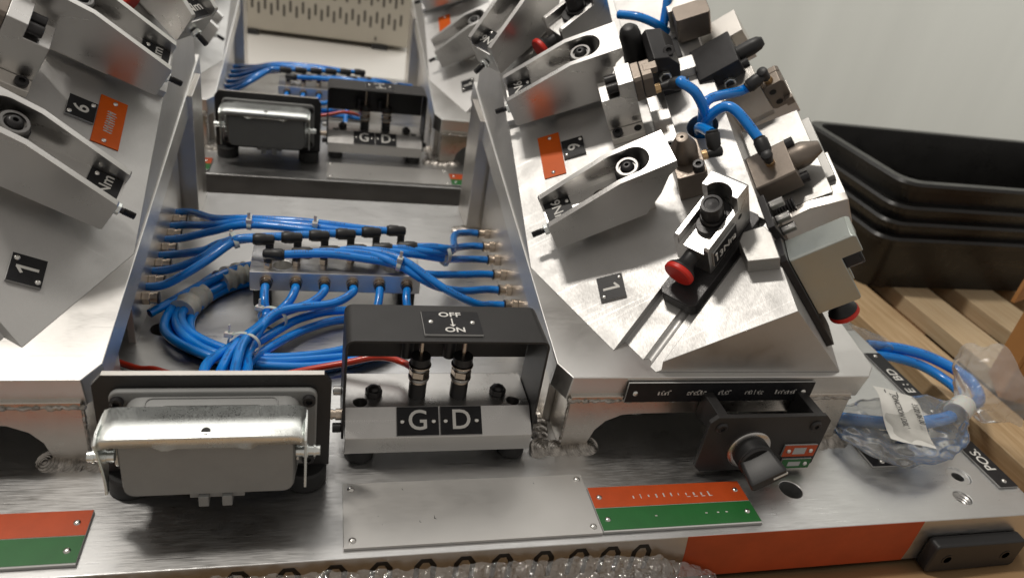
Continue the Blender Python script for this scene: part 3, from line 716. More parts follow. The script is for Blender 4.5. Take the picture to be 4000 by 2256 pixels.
# ================================================================== hoses
HR = .325
def hose(pts, label, group='blue air hoses', m='blue_hose', r=HR, fr=W, name='air_hose', cat='hose', n=12, k=8, mark=.9):
    b = MB(fr).sweep([V(p) for p in pts], r, n, smooth=k)
    o = tag(b.build(name, m, smooth=True, loc=fr(pts[0])), label, cat, group)
    if m == 'blue_hose' and mark:
        q = catmull([V(p) for p in pts], 40); L_ = 0; pm = MB(fr); nxt = mark; cnt = 0
        for i in range(1, len(q) - 1):
            L_ += (q[i] - q[i - 1]).length
            if L_ > nxt:
                T = (q[i + 1] - q[i - 1]).normalized(); u = V((0, -.45, .9)); u = (u - T * u.dot(T)).normalized(); w_ = T.cross(u); c = q[i] + u * r * .985
                hgt = random.uniform(.04, .085); ww = random.uniform(.02, .05)
                pm.add([c - T * ww - w_ * hgt + u * .004, c + T * ww - w_ * hgt + u * .004, c + T * ww + w_ * hgt + u * .004, c - T * ww + w_ * hgt + u * .004], [(0, 1, 2, 3)])
                cnt += 1; nxt = L_ + (.12 if cnt % 9 else 1.6)
        if pm.v: pm.build('printed_marking', 'hose_print', o)
    return o
hoses_top = []
ordn = ('first', 'second', 'third', 'fourth', 'fifth', 'sixth')
BYL = (23.89, 26.14, 28.55, 31.26, 33.67, 36.25)
for i in range(6):
    x, y = LR[i]; s = (x - .75, y - .02, 5.15)
    if i < 3: mid = [(x - 2.2, y + .05, 5.1), (-6.6 - .1 * i, 26.0 + .55 * i, 4.7 - .35 * (i == 2)), (-8.6, (26.0 + BYL[i]) / 2 - .4, 3.6)]
    else: mid = [(x - 2.5, y + .1, 5.1), (-1.6 + .1 * i, 28.5 + .5 * (i - 3), 5.05 + .1 * (i - 4)), (-5.6, 29.6 + .55 * (i - 3), 4.6), (-8.6, (30 + BYL[i]) / 2, 3.3)]
    e = (-12.9, BYL[i], 2.0)
    hoses_top.append(hose([s] + mid + [(-11, BYL[i] - .05 * (i < 3), 2.25), e], 'blue hose running left from the %s left-pointing elbow on the manifold' % ordn[i]))
tgt = (3, 4, 5, 2, 1, 0)
mids = [[(.5, 24.9, 4.75), (3.2, 24.7, 4.6), (5.6, 24.7, 4.2), (8.2, 25.2, 3.1), (11.5, 26.8, 2.2)],
        [(1.2, 25.3, 4.75), (4.2, 25.0, 4.7), (6.2, 24.0, 4.4), (8.8, 22.9, 3.4), (11.2, 23.8, 2.4)],
        [(2.8, 25.7, 4.8), (5.0, 25.1, 4.85), (6.7, 24.1, 4.7), (9.6, 22.0, 3.6), (12.2, 21.7, 2.5)],
        [(5.0, 26.0, 4.6), (7.6, 26.2, 4.3), (10.2, 27.3, 3.4), (12.4, 29.2, 2.4)],
        [(7.0, 26.5, 4.6), (9.2, 26.7, 4.3), (10.6, 28.0, 3.6), (12.0, 31.3, 2.4)],
        [(9.0, 27.0, 4.65), (10.2, 27.3, 4.4), (11.2, 29.0, 3.6), (12.1, 33.6, 2.5)]]
for i in range(6):
    x, y = RR[i]; k = tgt[i]
    hoses_top.append(hose([(x + .8, y - .04, 4.65)] + mids[i] + [(13.6, BY[k], 2.02), (14.7, BY[k], 2.0)], 'blue hose running right from the %s right-pointing elbow on the manifold' % ordn[i]))
# fan of hoses from the manifold front down to the connector
fan = []
J1 = [(-3.75, 20.6, 1.4), (-3.2, 20.6, 1.7), (-2.75, 20.4, 2.0), (-2.9, 19.9, 2.5)]
J2 = [(-5.5, 16.7, 1.9), (-5.05, 16.4, 2.4), (-4.55, 16.5, 2.7), (-4.35, 16.1, 2.0)]
J3 = [(-6.6, 13.2, 3.0), (-5.75, 13.0, 2.7), (-4.85, 13.0, 3.2), (-4.2, 13.0, 2.8)]
for i in range(4):
    x = FXS[i]
    fan.append(hose([(x, 23.45, 2.72), (x - .05, 22.7, 2.55 if i < 1 else 2.65), (x * .75 - .9 if i else x, 21.8, 2.2), J1[i], J2[i], J3[i], (J3[i][0] + .2, 9.5, 4.0), (J3[i][0] + .4, 6.3, 4.2)],
         'blue hose from the %s front fitting of the manifold to the connector' % ordn[i]))
for i in (4, 5):
    x = FXS[i]
    fan.append(hose([(x, 23.45, 2.72), (x - .1, 22.4, 2.3), (x - .5 * (i == 4), 20.5, 1.2), (x - .6, 18, .5)], 'blue hose dropping from the %s front fitting behind the switch guard' % ordn[i]))
fan.append(hose([(6.5, 22.6, .6), (2.0, 22.9, .9), (-1.0, 21.5, 1.1), (-3.0, 19.0, 1.4), (-5.0, 15.9, 1.6), (-5.3, 12.0, 2.2), (-5.0, 6.4, 3.4)], 'upper blue hose curving from the coil into the tied bundle'))
fan.append(hose([(6.5, 21.9, .4), (2.2, 22.2, .5), (-.6, 20.8, .6), (-2.9, 18.2, .9), (-4.3, 15.7, 1.2), (-4.6, 12.0, 1.9), (-4.4, 6.4, 2.8)], 'lower blue hose curving from the coil into the tied bundle'))
coil = thing('hose_coil', 'coil of spare blue hose taped up on the front base', 'hose', (-2, 22, 0))
ring = [(-5.6, 28.45), (-7.2, 27.2), (-8.7, 24.8), (-9.7, 22.1), (-9.1, 19.7), (-6.6, 17.6), (-3.4, 16.7), (0, 16.8), (3.0, 17.6), (5.6, 19.4), (6.3, 22.0)]
for k, (dr, dz) in enumerate(((0, .32), (.62, .32), (.3, .85), (.9, .85), (-.3, .86), (-.6, .33))):
    p = []
    for i, (x, y) in enumerate(ring):
        d = V((x + 1.8, y - 22.4, 0)).normalized(); wob = .18 * math.sin(i * 1.9 + k * 2.1)
        p.append((x + d.x * (dr + wob), y + d.y * (dr + wob), dz + .08 * math.sin(i * 1.3 + k)))
    MB().sweep(p, HR, 12, smooth=8).build('strand', 'blue_hose', coil, smooth=True)
hose([(-5.0, 28.7, 1.5), (-6.6, 27.6, 1.55), (-8.6, 25.3, 1.5), (-10.2, 23.6, 1.2), (-11.75, 22.0, .9)], 'loose open end of blue hose sticking out of the taped coil')
tag(MB().lathe((-11.79, 21.96, .89), (-.7, -.68, -.14), [(0, .2), (.012, .2)], 14).build('hose_bore', 'hose_print', loc=(-11.8, 22, .9)), 'dark open bore at the loose hose end', 'hose end')
def wrap(pts, r, label, name='tape_wrap', m='tape', cat='tape', fl=.8):
    b = MB().sweep([V(p) for p in pts], r, 16, smooth=5, rf=lambda t: 1 + .07 * math.sin(t * 21) + .05 * math.sin(t * 47))
    o = b.build(name, m, smooth=True, loc=pts[0]); return tag(o, label, cat, 'tape around the hose coil' if cat == 'tape' else 'zip ties')
wrap([(-5.7, 28.35, .85), (-6.6, 27.75, .85), (-7.5, 26.8, .8)], .98, 'wide strip of masking tape round the coil beside the manifold')
wrap([(-8.6, 25.15, .75), (-9.2, 24.0, .7), (-9.7, 22.6, .7)], .95, 'masking tape round the coil at the loose hose end')
def ziptie(c, axis, rx, rz, label, head=(0, 0, 1)):
    a = V(axis).normalized(); u = V((0, 0, 1)); u = (u - a * u.dot(a)).normalized(); v_ = a.cross(u)
    t = thing('zip_tie', label, 'zip tie', c, 'zip ties')
    rg = []
    for i in range(25):
        g = math.tau * i / 24; q = V(c) + v_ * rx * math.cos(g) + u * rz * math.sin(g); o_ = (v_ * math.cos(g) + u * math.sin(g)) * .05
        rg.append([q - a * .17, q - a * .17 + o_, q + a * .17 + o_, q + a * .17])
    MB().rings(rg[:-1], cap=False, close=True).build('strap', 'nylon', t, smooth=True)
    h = V(c) + v_ * rx * head[0] + u * (rz * head[2] + .12)
    MB(Fr(h, a, v_, u)).box(-.22, .22, -.28, .28, -.15, .2).build('head', 'nylon', t, bev=.05)
    MB(Fr(h, a, v_, u)).box(-.12, .12, -.04, .04, .15, .75).build('tail', 'nylon', t, bev=.02)
ziptie((-3.15, 20.25, 1.8), (.62, 1.4, -.2), 1.05, .85, 'white zip tie round the hose fan below the manifold', (-1, 0, .5))
ziptie((-4.75, 16.4, 2.2), (.3, 1.2, -.3), 1.05, .8, 'white zip tie round the hose bundle behind the connector', (-1, 0, .5))
ziptie((-6.3, 26.6, 4.75), (1, .35, .2), .85, .5, 'white zip tie round the three hoses left of the manifold', (-.8, 0, -.6))
ziptie((-5.5, 30.1, 4.6), (1, 0, 0), .95, .45, 'white zip tie at the left of the rear hose bundle', (.6, 0, .6))
ziptie((-.3, 29.0, 5.05), (1, -.1, 0), .95, .45, 'white zip tie in the middle of the rear hose bundle', (.6, 0, .8))
ziptie((6.2, 24.3, 4.45), (1, -.3, -.1), .75, .5, 'white zip tie on the hoses crossing right over the manifold', (.5, 0, .9))
ziptie((10.2, 27.3, 3.75), (1, .5, -.2), .75, .75, 'white zip tie on the right hose bundle near the bulkheads', (.4, 0, -1))
rc = [hose([(-13.5, 17.0, .6), (-11.4, 16.0, .5), (-10.3, 15.5, .8), (-8.9, 14.9, .8), (-5.5, 13.8, 1.0)], 'red cable emerging from under the left platform', 'red cables', 'red_cable', .22, name='red_cable', cat='cable'),
      hose([(-3.0, 12.4, 2.4), (-.57, 12.1, 3.3), (1.9, 12.0, 3.95), (3.4, 12.0, 4.35), (4.5, 11.9, 4.4), (5.5, 11.4, 4.35), (6.0, 10.4, 4.6), (6.2, 9.8, 4.9)], 'red cable arching into the left plunger of the switch block', 'red cables', 'red_cable', .22, name='red_cable', cat='cable')]

# ================================================================== units bolted on the slopes
_yk = {}
def yoke(fr, label, grp='swivel pad yokes', textlabel=None, mir=False):
    """aluminium yoke: nose at x=0, heel at x=9.4, width 0..2.9, floor inside, swivel stud at the heel"""
    t = thing('yoke_clamp', label, 'clamp', fr((4, 1.4, 0)), grp)
    if 'm' not in _yk:
        b = MB().prism([(0.12, 0), (6.7, 0), (8.0, 1.7), (8.75, 3.2), (9.4, 3.7), (9.4, 4.45), (5.5, 4.35), (.1, 2.85), (0, 2.7), (0, .12)], 0, 2.9, 'y')
        slot = [(-1, .38), (6.9, .38)] + [(6.9 + 1.07 * math.sin(rad(a)), 1.45 - 1.07 * math.cos(rad(a))) for a in range(10, 171, 10)] + [(6.9, 2.52), (-1, 2.52)]
        c1 = MB().prism(slot, 2.0, 6)
        c2 = MB().prism(rrect(3.6, 6.9, .85, 2.05, .55), -1, 3)
        c3 = MB().prism([(8.6, -1), (10, -1), (10, .45)], -1, 6); c4 = MB().prism([(8.6, 3.9), (10, 3.9), (10, 2.45)], -1, 6)
        r = cut(b, [c1, c2, c3, c4]); _yk['m'] = (r.v, r.f)
    B = MB(fr); B.v, B.f = _yk['m']
    B.build('body', 'alu', t, bev=.05)
    MB(fr).box(3.0, 7.6, .9, 2.0, -1.0, -.02).build('mounting_foot', 'alu_side', t, bev=.05)
    MB(fr).cyl((2.6, 1.4, -.55), (2.6, 1.4, -.02), .75, n=6).build('hex_nut', 'steel', t, bev=.05)
    # swivel stud
    MB(fr).cyl((6.4, 1.45, 1.0), (6.4, 1.45, 2.9), .55, n=20).build('stud', 'black_oxide', t, bev=.05)
    n_ = MB(fr).cyl((6.4, 1.45, 2.75), (6.4, 1.45, 3.75), .93, n=6, ph=.2).build('hex_nut', 'black_oxide', t, bev=.08)
    MB(fr).lathe((6.4, 1.45, 3.72), (0, 0, 1), [(0, .84), (.2, .82), (.28, .74), (.28, .58), (.12, .56), (.12, .46), (.2, .44)], 28).build('collar_ring', 'dark_steel', n_, smooth=True)
    MB(fr).lathe((6.4, 1.45, 3.8), (0, 0, 1), [(0, .5), (.2, .45), (.34, .33), (.38, .25), (.38, .15), (.1, .13)], 24).build('swivel_ball', 'black_oxide', n_, smooth=True)
    # adjusting screw in the nose
    s_ = MB(fr).cyl((0, 1.45, .75), (-1.35, 1.45, .75), .2, n=14).build('set_screw', 'black_oxide', t, smooth=True)
    thr = MB(fr)
    for k in range(7): thr.lathe((-.62 - k * .1, 1.45, .75), (-1, 0, 0), [(0, .2), (.05, .235), (.1, .2)], 14)
    thr.build('thread', 'black_oxide', s_, smooth=True)
    MB(fr).cyl((-.08, 1.45, .75), (-.42, 1.45, .75), .4, n=6).build('lock_nut', 'zinc', t, bev=.04)
    if textlabel:
        # label inside near the nose
        f = fr.sub((1.1, 1.45, 2.01), (0, -1, 0), (1, 0, 0)) if not fr.mir else fr.sub((1.1, 1.45, 2.01), (0, 1, 0), (1, 0, 0))
        plate('torque_label', textlabel, f, -1.04, 1.04, -.95, .95, 'laminate_black', ((-.62, .72), (.66, .72)) if not fr.mir else ((-.66, -.6), (.72, .55)), '9Nm', .98, thick=.1, r=.16, bold=.012, tx=(-.05, -.12), group='9Nm torque labels')
    return t
YF = {}
for mir, nm in ((False, 'right'), (True, 'left')):
    sl = SL.m() if mir else SL
    YF[mir, 1] = yoke(sl.rot((-14.14, 8.55, 1.0), 7.9), 'front aluminium yoke clamp on the %s slope beside the number 1 label' % nm, textlabel='9Nm torque label inside the front %s yoke clamp' % nm)
    YF[mir, 2] = yoke(sl.rot((-15.62, 20.8, 1.35), .6), 'middle aluminium yoke clamp on the %s slope behind the orange label' % nm, textlabel='9Nm torque label inside the middle %s yoke clamp' % nm)
    YF[mir, 3] = yoke(sl.rot((-16.2, 26.6, 1.75), 37), 'rear aluminium yoke clamp turned sideways on the %s slope' % nm, textlabel='9Nm torque label inside the rear %s yoke clamp' % nm)

def spindle_elbow(fr, p, ax, d, name_parent, m='brass'):
    """small push-in elbow on a side face: brass foot along ax, mouth along d"""
    p, a, d = V(p), V(ax).normalized(), V(d).normalized()
    MB(fr).cyl(p, p + a * .45, .36, n=6).build('brass_foot', m, name_parent, bev=.04)
    e = MB(fr).lathe(p + a * .45, a, [(0, .32), (.45, .36), (.75, .42), (.95, .38), (1.05, .2)], 18)
    e.lathe(p + a * .95, d, [(-.1, .3), (.3, .42), (.5, .5), (1.25, .52), (1.35, .47)], 20)
    e.build('elbow', 'black_plastic', name_parent, smooth=True)
    MB(fr).lathe(p + a * .95 + d * 1.34, d, [(0, .42), (.14, .44), (.2, .36)], 18).build('release_ring', 'black_rubber', name_parent, smooth=True)
    return p + a * .95 + d * 1.3

def step_bracket(fr, label, gripper=True):
    t = thing('step_bracket', label, 'bracket', fr((-7.3, 18.5, 0)), 'stepped sensor brackets')
    MB(fr).box(-8.6, -6.03, 17.2, 18.22, 0, .62).build('foot', 'alu_side', t, bev=.05)
    b = MB(fr).prism([(-8.65, 0), (-6.05, 0), (-6.05, 4.95), (-7.2, 4.95), (-7.2, 3.8), (-8.65, 3.8)], 18.24, 20.2, 'y')
    b.build('upright', 'alu', t, bev=.05)
    socket(t, fr, (-8.05, 17.7, .6), (0, 0, 1), .40, .32); MB(fr).cyl((-6.5, 17.7, .6), (-6.5, 17.7, .64), .3, n=18).build('dowel_hole', 'dark_hole', t)
    for y in (18.75, 19.6): socket(t, fr, (-7.2, y, 4.35), (-1, 0, 0), .38, .85)
    if gripper:
        g = MB(fr).prism(crect(18.26, 20.2, 2.55, 4.93, .2), -6.04, -5.45, 'x').build('sensor_plate', 'brown_steel', t, bev=.05)
        MB(fr).prism(crect(18.26, 20.2, 2.55, 4.93, .25), -5.40, -4.65, 'x').build('sensor_body', 'brown_steel', t, bev=.06)
        MB(fr).box(-5.2, -4.2, 18.9, 19.6, 4.4, 4.95).build('nozzle', 'brown_steel', t, bev=.05)
    return t
stb = step_bracket(SL, 'stepped aluminium bracket with brown sensor head on the right slope')
step_bracket(SL.m(), 'stepped aluminium bracket at the top left edge on the left slope')
e_a = spindle_elbow(SL, (-4.65, 18.8, 2.95), (1, 0, 0), (.95, -.25, .1), stb)

def pin_block(fr, label, s0, s1, t0, t1, h1, cs, ct, hs, screws):
    t = thing('locating_pin_block', label, 'pin block', fr(((s0 + s1) / 2, (t0 + t1) / 2, 0)), 'locating pin blocks')
    MB(fr).prism(crect(s0, s1, t0, t1, .12), .02, h1).build('block', 'brown_steel', t, bev=.06)
    MB(fr).lathe((cs, ct, h1), (0, 0, 1), [(0, .92), (.5, .94), (.95, .9), (1.35, .72), (2.0, .42), (2.02, .34), (2.02, .12), (1.8, .1)], 28).build('cone_pin', 'brown_steel', t, smooth=True)
    for x, y in screws: socket(t, fr, (x, y, h1), (0, 0, 1), .40, .55)
    return t
pb1 = pin_block(SL, 'brown steel pin block with upright cone on the inner right slope', -4.95, -2.85, 10.5, 13.6, 2.55, -4.0, 12.35, 1, ((-3.35, 10.95), (-4.75, 13.2)))
pb2 = pin_block(SR, 'brown steel pin block with cone pointing right on the outer slope', 1.0, 3.2, 10.4, 13.4, 2.9, 2.15, 12.3, 1, ((2.75, 10.85), (1.35, 13.1)))
e_b = spindle_elbow(SL, (-2.85, 12.6, 1.7), (1, 0, 0), (.1, .75, .65), pb1)
e_c = spindle_elbow(SR, (1.0, 12.0, 1.5), (-1, -.1, .1), (-.35, .92, .0), pb2)
# sensor on the outer slope
ob = thing('outer_sensor', 'brown sensor block on a grey bracket on the outer right slope', 'sensor', SR((3, 19.5, 0)))
MB(SR).prism(crect(1.55, 4.4, 2.85, 4.45, .22), 18.9, 20.0, 'y').build('sensor_body', 'brown_steel', ob, bev=.06)
MB(SR).prism(crect(1.6, 4.4, 2.85, 4.45, .2), 20.05, 20.6, 'y').build('sensor_plate', 'brown_steel', ob, bev=.06)
MB(SR).box(1.0, 5.2, 19.2, 21.2, .0, 2.83).build('bracket', 'alu_side', ob, bev=.06)
MB(SR).box(4.45, 6.3, 19.2, 21.2, .0, 4.5).build('bracket_wing', 'alu_side', ob, bev=.06)
for s_, h_ in ((2.35, 3.4), (3.7, 3.5)): MB(SR).cyl((s_, 18.88, h_), (s_, 18.86, h_), .26, n=18).build('screw_hole', 'dark_hole', ob)
MB(SR).box(3.4, 4.2, 18.5, 18.9, 3.9, 4.5).build('nozzle', 'brown_steel', ob, bev=.04)
e_d = spindle_elbow(SR, (1.58, 19.4, 3.5), (-1, 0, -.1), (.05, -.25, -1), ob)

def plunger(fr, label, lab=None, base=True, grp='spring plunger units', m='alu', bz=-.02):
    """U shaped holder, hex bolt on an oblong pad, push knob with red cap pointing along -x"""
    t = thing('spring_plunger', label, 'plunger', fr((2.4, 1.3, 0)), grp)
    if base: MB(fr).prism(crect(-2.75, 5.5, -.42, 2.3, .3), bz, .48).build('base_plate', 'black_oxide', t, bev=.06)
    b = MB(fr).prism([(0, .5), (4.85, .5), (4.85, 4.5), (4.6, 4.75), (3.45, 4.75), (3.45, 3.4), (.15, 3.4), (0, 3.25)], 0, 2.6, 'y')
    slot = [(-1, .38), (3.2, .38)] + [(3.2 + .92 * math.sin(rad(a)), 1.3 - .92 * math.cos(rad(a))) for a in range(10, 171, 10)] + [(3.2, 2.22), (-1, 2.22)]
    c1 = MB().prism(slot, 2.65, 7)
    c3 = MB().prism([(3.9, -1), (6, -1), (6, .9), (5.2, .55)], .0, 7); c4 = MB().prism([(3.9, 3.6), (6, 3.6), (6, 1.7), (5.2, 2.05)], .0, 7)
    cut(b, [c1, c3, c4]).build('holder', m, t, bev=.05)
    MB(fr).prism(rrect(1.2, 4.0, .5, 2.1, .78, 8), 2.66, 3.0).build('oblong_pad', 'black_oxide', t, bev=.05)
    MB(fr).lathe((2.55, 1.3, 3.0), (0, 0, 1), [(0, .82), (.2, .86), (.3, .78)], 28).build('washer', 'black_oxide', t, smooth=True)
    h_ = MB(fr).cyl((2.55, 1.3, 3.3), (2.55, 1.3, 4.45), .78, n=6, ph=.4).build('hex_bolt', 'black_oxide', t, bev=.12)
    MB(fr).lathe((2.55, 1.3, 4.42), (0, 0, 1), [(0, .7), (.12, .68), (.14, .5), (.05, .44), (.08, .25), (.14, .02)], 24).build('bolt_crown', 'black_oxide', h_, smooth=True)
    k = MB(fr).lathe((0, 1.3, 1.85), (-1, 0, 0), [(0, .52), (.65, .52), (.95, .7), (1.22, .96), (1.32, .98), (1.36, .95)], 28).build('push_knob', 'black_plastic', t, smooth=True)
    MB(fr).lathe((-1.35, 1.3, 1.85), (-1, 0, 0), [(0, .98), (.06, 1.03), (.30, 1.03), (.40, .95), (.42, .0)], 32).build('red_cap', 'red_plastic', k, smooth=True)
    if lab:
        f = fr.sub((0, 0, 0), (1, 0, 0), (0, 0, 1), (0, -1, 0))
        plate('torque_label', lab, f, .35, 2.95, 1.1, 2.7, 'laminate_black', ((.62, 2.3), (2.68, 1.5)), '13Nm', .95, thick=.12, r=.14, tx=(1.65, 1.75), bold=.012)
        MB(fr).cyl((3.6, .02, 2.6), (3.6, -.004, 2.6), .22, n=18).build('side_hole', 'dark_hole', t)
    return t
plunger(RFR, 'aluminium spring plunger with red push cap on the inner right slope', '13Nm torque label on the side of the plunger holder', bz=-.71)
_d = V((.873, -.488, 0)); _w = V((.488, .873, 0))
G13 = SR.sub(V((0, 3.66, 0)) + _d * 5.0 + _w * .12, -_d, _w, (0, 0, 1))
plunger(G13, 'spring plunger with red push cap hanging over the outer right slope', m='alu_grey')
plunger(SL.rot((-10.35, 26.3, 1.0), 30), 'spring plunger behind the middle right yoke clamp', base=False)
plunger(SL.m().rot((-10.35, 26.3, 1.0), 30), 'spring plunger at the top edge on the left slope', base=False)

# grey stop block between the plungers, steel side plates on the outer slope
bk = tag(MB(SL).prism([(-2.15, 3.55), (-.15, 3.2), (-.15, 5.2), (-.45, 5.9), (-1.8, 5.8), (-2.25, 5.2)], -.02, 1.4).build('stop_block', 'alu_dull', bev=.08, loc=SL((-1.2, 4.5, 0))), 'small grey stop block between the two spring plungers', 'block')
sp = thing('outer_bracket', 'bent bright steel bracket on the outer slope under the right cone', 'bracket', SR((4, 9.6, 0)))
MB(SR).prism([(3.6, .2), (7.2, .2), (7.4, 4.6), (4.2, 5.1), (3.3, 2.6)], 8.6, 9.3, 'y').build('front_plate', 'alu_side', sp, bev=.06)
MB(SR).prism([(4.6, 2.2), (5.0, 2.2), (5.4, 5.0), (5.0, 5.1)], 9.35, 13.6, 'y').build('wing', 'alu_dull', sp, bev=.06)
MB(SR).prism([(3.2, .1), (3.9, .1), (4.4, 4.2), (3.8, 4.4)], 9.4, 17.5, 'y').build('side_plate', 'alu_dull', sp, bev=.06)
MB(SR).box(4.3, 4.9, 11.0, 16.8, 2.0, 4.9).build('outer_plate', 'alu_dull', sp, bev=.06)
# small screws and spring visible in the gap
gp2 = thing('screw_cluster', 'black plate with hex screws and spring in the gap on the outer slope', 'screws', SR((2, 7.5, 0)))
MB(SR).box(-.2, 3.6, 6.3, 9.0, .02, .5).build('base_plate', 'black_oxide', gp2, bev=.05)
for s_, t_0 in ((.6, 8.4), (1.3, 7.6), (2.1, 7.1)): MB(SR).cyl((s_, t_0, .5), (s_, t_0, 1.5), .38, n=6).build('hex_screw', 'steel', gp2, bev=.07)
b = MB(SR)
for k in range(7): b.lathe((1.9, 8.6, .6 + k * .2), (0, 0, 1), [(0, .45), (.08, .52), (.16, .45)], 18)
b.build('spring', 'black_oxide', gp2, smooth=True)

def black_stop(fr, label, s0, t0, hh, ps, pt_, pr, ph0, ph1, nut, flipn=1):
    t = thing('black_stop', label, 'stop', fr((s0 + 1, t0 + 1.5, 0)), 'black stop units')
    MB(fr).prism([(s0, -1.0), (s0 + 3.3, -1.0), (s0 + 3.9, .3), (s0 + 3.9, hh - 1.0), (s0 + 2.6, hh), (s0, hh)] if flipn > 0 else
                 [(s0, -.2), (s0 + 2.0, -.2), (s0 + 2.2, hh - 1.4), (s0 + 1.5, hh - .3), (s0 + .4, hh), (s0, hh - .4)], t0, t0 + 3.3, 'y').build('body', 'black_oxide', t, bev=.08)
    MB(fr).lathe((ps, pt_, ph0), (0, 0, 1), [(0, pr), (ph1 - ph0 - .9, pr), (ph1 - ph0 - .35, pr * .86), (ph1 - ph0 - .05, pr * .55), (ph1 - ph0, pr * .45)], 26).build('plunger', 'black_plastic', t, smooth=True)
    n_ = MB(fr).cyl((nut[0], t0, nut[1]), (nut[0], t0 - .35, nut[1]), .5, n=6).build('hex_nut', 'zinc', t, bev=.07)
    MB(fr).cyl((nut[0], t0 - .35, nut[1]), (nut[0], t0 - .5, nut[1]), .33, n=18).build('pin_end', 'black_oxide', n_, bev=.04)
    socket(t, fr, (s0 + 1.6, t0 + .8, hh - .6 if flipn < 0 else hh), (0, -.4, 1) if flipn < 0 else (0, 0, 1), .42, .45)
    return t
black_stop(SL, 'black stop with upright domed plunger behind the brown sensor bracket', -4.55, 20.6, 4.1, -5.35, 23.6, .84, 1.2, 5.1, (-3.6, 2.2), -1)
black_stop(SR, 'black stop with plunger pointing right at the top of the outer slope', -.6, 20.8, 2.3, .75, 22.6, .62, 2.0, 4.3, (1.0, .9), 1)
tag(MB(SL).prism(crect(-2.6, -1.0, 21.8, 23.2, .1), 0, .9).build('spacer_block', 'alu', bev=.06, loc=SL((-1.8, 22, 0))), 'small bright spacer block beside the upright black stop', 'block')
plate('torque_label', 'dark torque label behind the upright black stop', slope_frame(False, -2.4, 25.2, .02), -1.1, 1.1, -.8, .8, 'laminate_black', (), '13Nm', .9, r=.14)
rb_ = thing('rear_sensor', 'dark brown sensor block at the top of the ridge below the blue hoses', 'sensor', SL((-.5, 26.3, 0)))
MB(SL).prism(crect(-1.6, 1.1, 25.3, 27.0, .15), .3, 2.6).build('sensor_body', 'brown_steel', rb_, bev=.06)
MB(SL).box(-1.9, 1.2, 27.05, 28.4, 0, 2.2).build('bracket', 'alu_side', rb_, bev=.06)
MB(SR).box(1.0, 4.6, 25.0, 27.5, .0, 3.2).build('side_bracket', 'alu_side', rb_, bev=.06)
# long straight parts on the ridge
gd_ = MB(SL).box(-5.3, -3.9, 14.1, 21.9, -.02, .62)
tag(gd_.build('guide_rail', 'alu', bev=.06, loc=SL((-4.6, 18, 0))), 'polished guide rail beside the stepped bracket on the right slope', 'rail')
# hoses rising from the ridge hole
hole = SL((-1.9, 16.6, -2.2))
def up(fr, p): return tuple(fr(p))
H = [up(SL, (-1.9, 16.5, -2.0)), up(SL, (-1.85, 16.3, .2))]
s1 = SL(e_a); s3 = SL(e_b); s2 = SR(e_c); s4 = SR(e_d)
hose([tuple(s1), up(SL, (-2.8, 18.3, 3.4)), up(SL, (-2.0, 17.4, 2.9)), up(SL, (-1.6, 16.7, 1.4)), up(SL, (-1.55, 16.3, -.2)), up(SL, (-1.7, 16.2, -2.4))], 'blue hose arching from the brown sensor bracket into the ridge hole', 'blue hoses in the ridge hole', r=.38)
hose([tuple(s4), tuple(s4 + (SR((0, 0, -1)) - SR((0, 0, 0))) * .8), up(SL, (-1.1, 17.6, 1.5)), up(SL, (-1.8, 16.9, .4)), up(SL, (-2.3, 16.5, -2.2))], 'blue hose from the outer sensor block into the ridge hole', 'blue hoses in the ridge hole', r=.38)
hose([tuple(s2), up(SL, (.35, 15.6, 1.9)), up(SL, (-.6, 16.3, 1.7)), up(SL, (-1.7, 16.3, .6)), up(SL, (-2.4, 16.2, -2.2))], 'blue hose from the right cone block into the ridge hole', 'blue hoses in the ridge hole', r=.38)
hose([tuple(s3), up(SL, (-2.3, 15.7, 1.0)), up(SL, (-2.2, 16.3, -1.6))], 'short blue hose from the upright cone block into the ridge hole', 'blue hoses in the ridge hole', r=.38)
hose([up(SL, (-5.6, 28.6, 2.2)), up(SL, (-4.2, 27.4, 2.4)), up(SL, (-3.0, 26.9, 1.6)), up(SL, (-2.2, 27.2, .2))], 'blue hose at the top edge curving down to the ridge', 'blue hoses at the top edge', r=.36)
hose([up(SL, (-1.2, 30.0, 3.6)), up(SL, (-1.6, 28.4, 2.4)), up(SL, (-2.4, 27.2, .8)), up(SL, (-2.7, 26.8, -.6))], 'blue hose at the top edge dropping beside the rear sensor', 'blue hoses at the top edge', r=.36)

# ================================================================== the second fixture behind
OFF = (-1.05, 55.5, -2.2)
rear = dup(FX, OFF, 'second welded aluminium fixture standing behind the first', keep=lambda o: not o.name.startswith(('stencil', 'painted', 'thread')))
dup(gp, OFF, 'blank pale nameplate on the rear fixture base')
dup(rg, OFF, 'red and green label at the right of the rear fixture base', 'red and green labels on the base')
dup(rgl, OFF, 'red and green label at the left of the rear fixture base', 'red and green labels on the base')
dup(cn, OFF, 'grey connector on the rear fixture, its lid and lever closed')
dup(gd, OFF, 'rear switch block with black guard seen straight on')
dup(mf, OFF, 'air manifold on the rear fixture behind the rear connector')
for o in list(bpy.data.objects):
    if o.name.startswith('letter_plate') and o.parent is None and o.get('label', '').endswith('front switch block') and o.location.y < .3:
        dup(o, OFF, o['label'].replace('front', 'rear'))
dup(op, OFF, 'OFF ON plate on top of the rear switch guard')
for i, h in enumerate(hoses_top):
    dup(h, OFF, 'blue hose of the rear manifold, ' + h['label'].replace('blue hose ', '').replace(' on the manifold', ''), 'blue hoses on the rear fixture')
for i, h in enumerate(fan):
    dup(h, OFF, 'rear fixture: ' + h['label'], 'blue hoses on the rear fixture')
dup(rc[1], OFF, 'red cable arching into the rear switch block', 'red cables')
